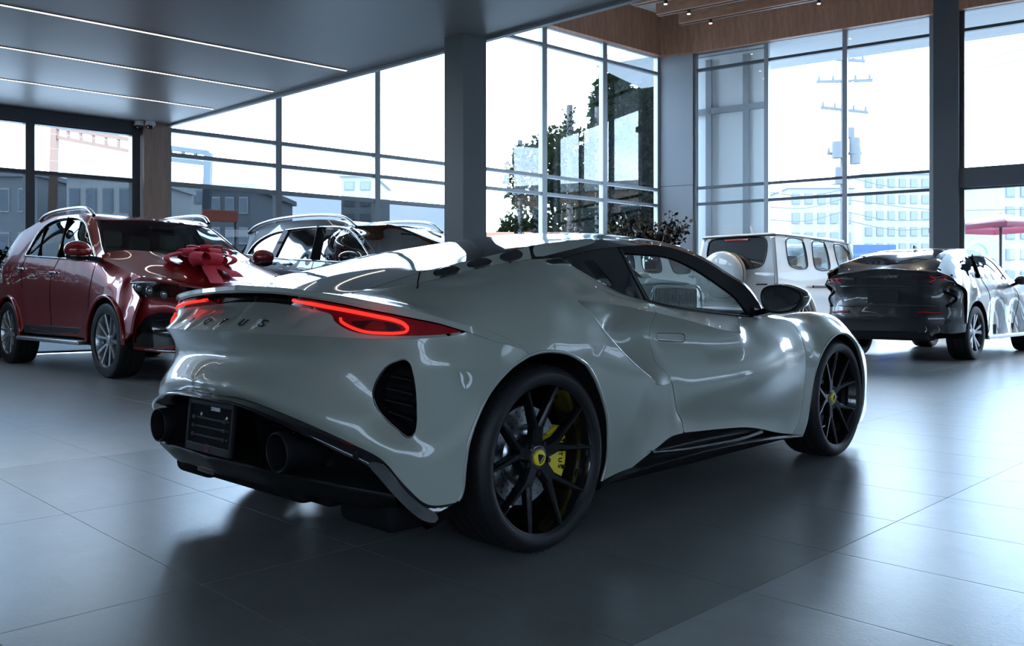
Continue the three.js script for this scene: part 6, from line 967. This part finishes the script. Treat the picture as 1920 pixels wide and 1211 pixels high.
  mesh('underbody', [box(4.3, 0.22, 1.3, 1.5, 0.42, 0, 0.03), box(1.9, 0.2, 1.85, 1.5, 0.42, 0, 0.03)], M.matt, t); pair('sill', box(1.95, 0.06, 0.1, 1.5, 0.31, 0.95, 0.02), M.satinMetal, t);
  for (const x of [0, 3.0]) pair('wheel_housing', ribbons([arcPts(x, R, 0.47, Math.PI * 1.05, -0.05 * Math.PI, 0.97), arcPts(x, R, 0.47, Math.PI * 1.05, -0.05 * Math.PI, 0.5)], 20), M.matt, t);
  for (const s of [1, -1]) for (const x of [0, 3.0]) roadWheel(t, x, R, 0.985, s, R, 0.31, { n: 5, pair: 0.2, mat: M.satinMetal, w: 0.05, lip: M.gloss }, x ? 'front_wheel' : 'rear_wheel');
}
// ---------------------------------------------------------------- small things in the hall, then the street
const leafGeo = (n, spread, size, rnd, shape) => { // n pointed leaves scattered through a body given by shape(rnd) -> Vector3
  const pos = [], nor = [], uv = [];
  for (let i = 0; i < n; i++) {
    const c = shape(rnd), a = rnd() * 6.283, b = Math.acos(2 * rnd() - 1), d = V(Math.sin(b) * Math.cos(a), Math.cos(b), Math.sin(b) * Math.sin(a)), s = V(rnd() - 0.5, rnd() - 0.5, rnd() - 0.5).cross(d).normalize(), l = size * (0.7 + 0.6 * rnd()), w = l * spread, n0 = d.clone().cross(s).normalize();
    const p = [c, c.clone().addScaledVector(d, l * 0.5).addScaledVector(s, w), c.clone().addScaledVector(d, l), c.clone().addScaledVector(d, l * 0.5).addScaledVector(s, -w)];
    for (const k of [0, 1, 2, 0, 2, 3]) { pos.push(p[k].x, p[k].y, p[k].z); nor.push(n0.x, n0.y, n0.z); uv.push(0, 0); }
  }
  const g = new THREE.BufferGeometry(); g.setAttribute('position', new THREE.Float32BufferAttribute(pos, 3)); g.setAttribute('normal', new THREE.Float32BufferAttribute(nor, 3)); g.setAttribute('uv', new THREE.Float32BufferAttribute(uv, 2)); return g;
};
const leafMat = (r, g, b) => phys(lin(r, g, b), 0.8, 0, { transmission: 0.35, thickness: 0 });
const ball = (rx, ry, rz, hollow = 0.55) => (rnd) => { const a = rnd() * 6.283, b = Math.acos(2 * rnd() - 1), k = hollow + (1 - hollow) * Math.cbrt(rnd()); return V(rx * k * Math.sin(b) * Math.cos(a), ry * k * Math.cos(b), rz * k * Math.sin(b) * Math.sin(a)); };
{ // clipped hedge in a trough behind the red car
  const p = facade(T(36) - 1.3), t = thing('hedge', 'clipped green hedge in a dark trough beside the red car', 'hedge', [p[0] + 0.19, 0, -(p[1] - 0.23)], 0.7028);
  mesh('trough', box(2.6, 1.15, 0.3, 0, 0.575, 0, 0.02), frameDark, t); const r = rng(3);
  mesh('foliage', leafGeo(2600, 0.32, 0.07, r, (q) => V((q() - 0.5) * 2.55, 1.15 + q() * 0.5, (q() - 0.5) * 0.28)), leafMat(0.03, 0.075, 0.03), t);
}
{ // pair of dome cameras
  for (const [px, py] of [[261, 237], [282, 238]]) { const w = worldAt(px, py, 14.6); const t = thing('dome_camera', px < 270 ? 'white dome camera on the ceiling, the one closer to the dark window frame' : 'white dome camera on the ceiling, the one closer to the wood pillar', 'camera', [w.x, LOW - 0.12, w.z], 0, 'dome cameras on the ceiling'); mesh('housing', new THREE.CylinderGeometry(0.075, 0.085, 0.07, 28).translate(0, 0.085, 0), std(lin(0.7, 0.7, 0.7), 0.4), t); mesh('dome', new THREE.SphereGeometry(0.062, 24, 16).translate(0, 0.05, 0), M.darkGlass, t); }
}
{ // dried branches in a tall planter by the corner pier
  const w = worldAt(1212, 440, 22.5), t = thing('dried_plant', 'dried brown leafy branches in a grey planter by the corner pier', 'plant', [w.x, 0, w.z], 0), r = rng(11);
  mesh('planter', new THREE.CylinderGeometry(0.42, 0.32, 0.95, 36).translate(0, 0.475, 0), std(lin(0.1, 0.1, 0.1), 0.6), t);
  for (let k = 0; k < 15; k++) { const dx = -1.0 + k * 0.135, top = V(dx * (1.0 + 0.1 * r()), 2.45 + 0.75 * r() + (Math.abs(dx) > 0.8 ? -0.1 : 0), (r() - 0.5) * 0.9), mid = V(dx * 0.45, 1.7, (r() - 0.5) * 0.4), b = mesh('branch', tube([V(dx * 0.1, 0.9, 0), mid, top], 0.013, 5, 12), std(lin(0.14, 0.11, 0.08), 0.8), t); mesh('dry_leaves', leafGeo(110, 0.3, 0.13, r, (q) => { const f = 0.25 + 0.75 * q(), p = mid.clone().lerp(top, f); return p.add(V((q() - 0.5) * 0.30, (q() - 0.5) * 0.3, (q() - 0.5) * 0.30)); }), std(lin(0.60, 0.52, 0.42), 0.8), b); }
}
// soffit, then an added pale wall with ribs imitating a reflection in one pane
structure('ceiling_soffit', slabGeo([right(-3), right(14), [right(14)[0] + 0.549 * 3.2, right(14)[1] + 0.836 * 3.2], [right(-3)[0] + 0.549 * 3.2, right(-3)[1] + 0.836 * 3.2]], Y5 + 0.12, Y5 + 0.4), std(lin(0.30, 0.31, 0.32), 0.8));
{ const a = right(-0.6), b = right(rightT(1430) - 0.1), o = (p, k) => [p[0] + 0.549 * k, p[1] + 0.836 * k]; structure('wall_pane_reflection', wallGeo(o(a, 0.9), o(b, 0.9), 0, Y5 + 0.1, 0.15), std(lin(0.66, 0.69, 0.7), 0.6)); for (const k of [0.28, 0.72]) structure('trim_' + (k < 0.5 ? 9 : 10), wallGeo(o(right((-0.6) + (rightT(1430) + 0.5) * k), 0.78), o(right((-0.6) + (rightT(1430) + 0.5) * k + 0.16), 0.78), 0, Y5, 0.1), std(lin(0.24, 0.26, 0.28), 0.6)); structure('trim_11', wallGeo(o(a, 0.78), o(b, 0.78), hy(5.6), hy(5.75), 0.1), std(lin(0.24, 0.26, 0.28), 0.6)); }
structure('ground', new THREE.BoxGeometry(500, 0.2, 500).translate(0, -0.42, -120), std(lin(0.36, 0.36, 0.35), 0.9));
// ---- trees
function tree(px, base, depth, h, rx, n, label, col, seed, lean = 0) {
  const w = worldAt(px, base, depth), t = thing('tree', label, 'tree', [w.x, -0.32, w.z], 0, 'trees along the street'), r = rng(seed), hh = h;
  mesh('trunk', tube([V(0, 0, 0), V(0.1, hh * 0.3, 0), V(lean, hh * 0.6, 0.1)], 0.16, 8, 12), std(lin(0.07, 0.055, 0.04), 0.9), t);
  const blobs = Array.from({ length: 9 }, () => V((r() - 0.5) * rx * 1.3 + lean, hh * (0.38 + 0.52 * r()), (r() - 0.5) * rx * 1.2));
  mesh('foliage', leafGeo(n, 0.33, 0.26, r, (q) => blobs[Math.floor(q() * 9)].clone().add(ball(rx * 0.5, hh * 0.16, rx * 0.5, 0.4)(q))), leafMat(...col), t);
}
tree(1190, 440, 30.5, 8.9, 1.5, 15000, 'tall dense dark green tree outside the corner pier', [0.02, 0.05, 0.02], 31);
tree(1085, 440, 34, 8.6, 2.6, 7000, 'loose yellow green tree outside between the two mullions', [0.04, 0.055, 0.018], 32);
tree(985, 440, 45, 5.8, 1.6, 3500, 'small thin tree outside beside the steel column', [0.04, 0.055, 0.018], 33);
for (const [px, top, w] of [[975, 262, 0.16], [1005, 290, 0.16], [1068, 196, 0.2], [1121, 200, 0.2]]) {
  const d = 25.5, b = worldAt(px, 440, d), h = EYE + (PY0 - top) / FOCAL * d, t = thing('climber_post', `slim post grown over with ivy, ${({ 975: 'shortest, beside the thin tree', 1005: 'second from the steel column', 1068: 'tallest, before the yellow green tree', 1121: 'beside the dark green tree' })[px]}`, 'post', [b.x, -0.32, b.z], 0, 'ivy posts outside'); const r = rng(px);
  mesh('post', new THREE.CylinderGeometry(w * 0.45, w * 0.45, h + 0.3, 12).translate(0, (h + 0.3) / 2, 0), std(lin(0.05, 0.05, 0.05), 0.8), t);
  mesh('ivy', leafGeo(700, 0.36, 0.12, r, (q) => { const a = q() * 6.283, k = w * (0.45 + 0.4 * q()); return V(Math.cos(a) * k, 1.8 + q() * (h - 1.6), Math.sin(a) * k); }), leafMat(0.03, 0.055, 0.02), t);
}
// ---- buildings seen through the glass
const render1 = std(lin(0.55, 0.55, 0.53), 0.9), render2 = std(lin(0.18, 0.19, 0.195), 0.9), paneD = std(lin(0.20, 0.24, 0.27), 0.2), paneS = std(lin(0.06, 0.075, 0.085), 0.2);
function building(pxL, pxR, pyTop, depth, label, cols, floors, mat, tall = 0.55) {
  const a = worldAt(pxL, pyTop, depth), b = worldAt(pxR, pyTop, depth), h = a.y + 0.3, w = b.x - a.x, t = thing('building', label, 'building', [(a.x + b.x) / 2, -0.32, -depth - 4], 0);
  mesh('walls', box(w, h, 8, 0, h / 2, 0), mat, t); mesh('roof_slab', box(w + 0.4, 0.25, 8.4, 0, h + 0.1, 0), mat, t);
  const fh = (h - 0.6) / floors; for (let f = 0; f < floors; f++) for (let c = 0; c < cols; c++) { const x = -w / 2 + w * (c + 0.5) / cols, y = 0.5 + fh * (f + 0.5), m = mesh('window', box(w / cols * 0.62, fh * tall, 0.1, x, y, 4.02), mat === render2 ? std(lin(0.09, 0.1, 0.105), 0.7) : mat === render1 ? std(lin(0.3, 0.3, 0.3), 0.7) : render1, t); mesh('window_pane', box(w / cols * 0.54, fh * tall * 0.86, 0.06, x, y, 4.06), mat === render2 ? paneS : paneD, m); }
  return t;
}
building(300, 388, 344, 62, 'white block of flats seen through the filmed panes beside the wood pillar', 3, 5, render1);
building(392, 470, 352, 42, 'grey block with wide windows behind the orange sign', 3, 4, std(lin(0.16, 0.17, 0.18), 0.8));
building(-60, 70, 330, 46, 'low grey house behind the window beside the hedge', 3, 3, std(lin(0.3, 0.31, 0.32), 0.85));
building(125, 250, 330, 44, 'pale flat-roofed house behind the window beside the wood pillar', 4, 3, render1);
building(640, 700, 330, 60, 'narrow pale tower behind the long facade', 2, 8, render2);
building(1480, 1600, 352, 70, 'pale block behind the utility pole', 5, 6, render2);
building(1618, 1745, 326, 82, 'pale stepped block of flats beyond the wires', 6, 8, render2);
building(1880, 1990, 336, 60, 'white apartment block above the parasol', 4, 6, render2);
{ const w = worldAt(413, 405, 24), t = thing('shop_sign', 'long orange red sign board seen through the filmed panes', 'sign', [w.x, 0, w.z], 0.5); mesh('board', box(0.95, 0.32, 0.1, 0, w.y, 0, 0.02), std(lin(0.42, 0.09, 0.05), 0.6), t); mesh('post', [box(0.05, w.y + 0.3, 0.05, -0.4, (w.y - 0.3) / 2, 0), box(0.05, w.y + 0.3, 0.05, 0.4, (w.y - 0.3) / 2, 0)], frameDark, t); }
// steel gantries of an unfinished hoarding
function gantry(list, depth, mat, label) { const pts = list.map(([a, b]) => worldAt(a, b, depth)), o = pts[pts.length - 1].clone().setY(-0.32), t = thing('steel_gantry', label, 'gantry', o.toArray()), q = pts.map((p) => p.clone().sub(o)); const [tl, tr, br, bl, foot] = q;
  mesh('top_chord', bar(tl, tr, 0.16, 0.16), mat, t); mesh('bottom_chord', bar(bl, br, 0.14, 0.14), mat, t); for (let k = 0; k <= 6; k++) mesh('lattice', bar(tl.clone().lerp(tr, k / 6), bl.clone().lerp(br, k / 6), 0.1, 0.1), mat, t); mesh('leg', bar(foot.clone().setY(0).setX(foot.x), foot.x > (tl.x + tr.x) / 2 ? tr : tl, 0.24, 0.24), mat, t); }
gantry([[103, 238], [246, 262], [246, 284], [106, 257], [92, 318]], 34, std(lin(0.14, 0.075, 0.05), 0.7), 'rusty brown steel gantry outside the window by the red car');
gantry([[250, 268], [391, 287], [388, 307], [250, 291], [380, 345]], 30, std(lin(0.05, 0.065, 0.075), 0.7), 'grey blue steel gantry outside beyond the wood pillar');
{ // utility pole with crossarms, drums and wires
  const d = 40, b = worldAt(1583, 440, d), top = worldAt(1583, 92, d).y, Y = (py) => EYE + (PY0 - py) / FOCAL * d + 0.32, t = thing('utility_pole', 'concrete utility pole with crossarms, transformers and service drops', 'pole', [b.x, -0.32, b.z], 0), conc = std(lin(0.08, 0.085, 0.09), 0.85), dark = std(lin(0.06, 0.07, 0.08), 0.7);
  mesh('shaft', new THREE.CylinderGeometry(0.14, 0.22, top + 0.3, 16).translate(0, (top + 0.3) / 2, 0), conc, t);
  for (const [py, w, s] of [[112, 1.9, 0.06], [152, 2.6, -0.03], [206, 2.2, 0.12], [288, 1.6, 0]]) { const y = Y(py), m = mesh('crossarm', bar(V(-w / 2, y + s, 0), V(w / 2, y - s, 0), 0.12, 0.12), dark, t); for (const x of [-0.45, -0.2, 0.2, 0.45]) mesh('insulator', new THREE.CylinderGeometry(0.045, 0.06, 0.22, 10).translate(x * w, y + 0.16 - s * x * 2, 0), conc, m); }
  for (const [x, py] of [[0.42, 275], [-0.38, 282], [0.45, 293]]) mesh('transformer', new THREE.CylinderGeometry(0.24, 0.24, 0.75, 18).translate(x, Y(py), 0.15), conc, t);
  for (const [x, py, h] of [[-0.3, 330, 0.8], [0.25, 250, 0.5]]) mesh('junction_box', box(0.3, h, 0.25, x, Y(py), 0.1, 0.03), conc, t);
  const wire = (a, c) => { const A = worldAt(a[0], a[1], d - 0.3), C = worldAt(c[0], c[1], d + (c[2] ?? 0)), m = A.clone().lerp(C, 0.5); m.y -= 0.25; return tube([A, m, C], 0.018, 5, 16); };
  [[[1583, 112], [1920, 42, -8]], [[1583, 152], [1920, 92, -8]], [[1590, 158], [1930, 108, -8]], [[1583, 128], [1480, 148, 8]], [[1583, 150], [1500, 166, 8]], [[1440, 388], [1583, 372]], [[1440, 412], [1583, 396]], [[1583, 374], [1920, 392]], [[1583, 396], [1760, 410]], [[1583, 412], [1760, 428]], [[1583, 355], [1440, 360]], [[1583, 330], [1760, 350]]].forEach(([a, c]) => { const m = tag(mesh('overhead_wire', wire(a, c), dark), 'thin dark overhead wire strung from the utility pole', 'wire', 'overhead wires'); });
}
{ const w = worldAt(1463, 300, 46), t = thing('mast', 'thin grey mast outside, left of the utility pole', 'mast', [w.x, -0.32, w.z]); t.userData.label = 'thin plain grey mast without crossarms outside the entrance facade'; const h = EYE + (PY0 - 188) / FOCAL * 46; mesh('shaft', new THREE.CylinderGeometry(0.06, 0.1, h + 0.3, 10).translate(0, (h + 0.3) / 2, 0), std(lin(0.35, 0.36, 0.38), 0.7), t); mesh('beacon', new THREE.CylinderGeometry(0.1, 0.1, 0.5, 10).translate(0, h * 0.86, 0), std(lin(0.25, 0.26, 0.27), 0.7), t); }
{ // parasol on the terrace
  const d = 21.5, c = worldAt(1876, 400, d), foot = c.clone().setY(-0.32), t = thing('parasol', 'large square burgundy parasol on a slim pole outside the entrance', 'parasol', foot.toArray(), 0.35), cloth = phys(lin(0.30, 0.055, 0.085), 0.85, 0, { transmission: 0.3, thickness: 0 });
  const top = c.y + 0.32, rim = EYE + (PY0 - 424) / FOCAL * d + 0.32, s = 1.12;
  for (let k = 0; k < 8; k++) { const a = k * Math.PI / 4, b = a + Math.PI / 4, e = (q) => V(s * Math.SQRT2 * Math.cos(q) / Math.max(Math.abs(Math.cos(q)), Math.abs(Math.sin(q))) * 0.72, rim, s * Math.SQRT2 * Math.sin(q) / Math.max(Math.abs(Math.cos(q)), Math.abs(Math.sin(q))) * 0.72); const A = e(a), B = e(b), O = V(0, top, 0), M1 = A.clone().lerp(O, 0.5).add(V(0, -0.02, 0)), M2 = B.clone().lerp(O, 0.5).add(V(0, -0.02, 0)); mesh('canopy_panel', loft([[A.clone().add(V(0, -0.12, 0)), B.clone().add(V(0, -0.12, 0))], [A, B], [M1, M2], [O, O]]), cloth, t); mesh('rib', bar(V(0, top - 0.35, 0), A.clone().lerp(O, 0.3).add(V(0, -0.05, 0)), 0.025, 0.025), frameDark, t); }
  mesh('pole', new THREE.CylinderGeometry(0.035, 0.035, top, 14).translate(0, top / 2, 0), frameDark, t); mesh('foot_plate', box(0.7, 0.08, 0.7, 0, 0.04, 0, 0.02), frameDark, t);
}
{ const a = worldAt(1599, 466, 34), b = worldAt(1680, 466, 34), t = thing('hoarding', 'long blue site hoarding beyond the white off-roader', 'hoarding', [(a.x + b.x) / 2, -0.32, a.z]), h = EYE + (PY0 - 459) / FOCAL * 34 + 0.32; for (let k = 0; k < 6; k++) mesh('panel', box((b.x - a.x) / 6 - 0.02, h, 0.06, (k - 2.5) * (b.x - a.x) / 6, h / 2, 0), std(lin(0.02, 0.055, 0.24), 0.6), t); }
{ const w = worldAt(1832, 478, 26), t = thing('ring_sculpture', 'pale blue white ring standing outside under the parasol', 'ring', [w.x, -0.32, w.z], 0.2); mesh('ring', new THREE.TorusGeometry(0.36, 0.06, 12, 48).translate(0, w.y + 0.32, 0), std(lin(0.32, 0.42, 0.5), 0.6), t); mesh('stand', box(0.08, w.y, 0.08, 0, w.y / 2 - 0.02, 0), std(lin(0.3, 0.32, 0.34), 0.6), t); }
{ const src = scene.children.find((o) => o.userData.label?.startsWith('cream white car')), c = src.clone(); c.name = numbered('family_car'); c.userData = { label: 'white car parked on the street outside, mostly hidden by the steel column', category: 'car' }; const w = worldAt(940, 440, 28.3); c.position.set(w.x - 1.5, -0.32, w.z); c.rotation.y = 0.15; scene.add(c); }
{ const a = worldAt(905, 436, 31.5), t = thing('kerb_barrier', 'low orange red street barrier outside beside the steel column', 'barrier', [a.x + 1.5, -0.32, a.z], 0); for (let k = 0; k < 4; k++) mesh('segment', box(1.0, 0.3, 0.16, (k - 1.5) * 1.02, EYE + (PY0 - 437) / FOCAL * 31.5 + 0.2, 0, 0.03), std(lin(0.45, 0.13, 0.08), 0.7), t); for (let k = 0; k < 5; k++) mesh('post', box(0.08, EYE + (PY0 - 437) / FOCAL * 31.5 + 0.2, 0.08, (k - 2) * 1.02, (EYE + (PY0 - 437) / FOCAL * 31.5 + 0.2) / 2, 0.02), std(lin(0.3, 0.3, 0.3), 0.7), t); }
// street front opposite the glazed side, mirrored in the cars' flanks
function streetBlock(x, depth, w, h, turn, label, mat, cols, floors) {
  const t = thing('building', label, 'building', [x, -0.32, -depth], turn), dark = std(lin(0.05, 0.06, 0.07), 0.25), pale = std(lin(0.3, 0.3, 0.3), 0.8);
  mesh('walls', box(w, h, 9, 0, h / 2, 0), mat, t); mesh('parapet', box(w + 0.3, 0.5, 9.3, 0, h + 0.2, 0), pale, t); mesh('shop_fascia', box(w, 0.8, 0.3, 0, 3.6, 4.6), pale, t);
  for (let f = 0; f < floors; f++) for (let c = 0; c < cols; c++) { const m = mesh('window', box(w / cols * 0.7, f ? 1.7 : 2.6, 0.12, -w / 2 + w * (c + 0.5) / cols, f ? 2.6 + f * 3.1 : 1.6, 4.55), pale, t); mesh('window_pane', box(w / cols * 0.62, f ? 1.5 : 2.4, 0.08, -w / 2 + w * (c + 0.5) / cols, f ? 2.6 + f * 3.1 : 1.6, 4.6), dark, m); }
}
streetBlock(35, 22, 16, 7.5, -1.35, 'brown brick street block beyond the glazed side', std(lin(0.22, 0.15, 0.11), 0.85), 6, 2);
streetBlock(36, 4, 15, 4.6, -1.57, 'pale low shop row beyond the glazed side', std(lin(0.38, 0.37, 0.34), 0.85), 6, 1);
streetBlock(32, -14, 16, 7.2, -1.8, 'grey street block beyond the glazed side', std(lin(0.2, 0.21, 0.22), 0.85), 6, 2);
renderer.render(scene, camera);
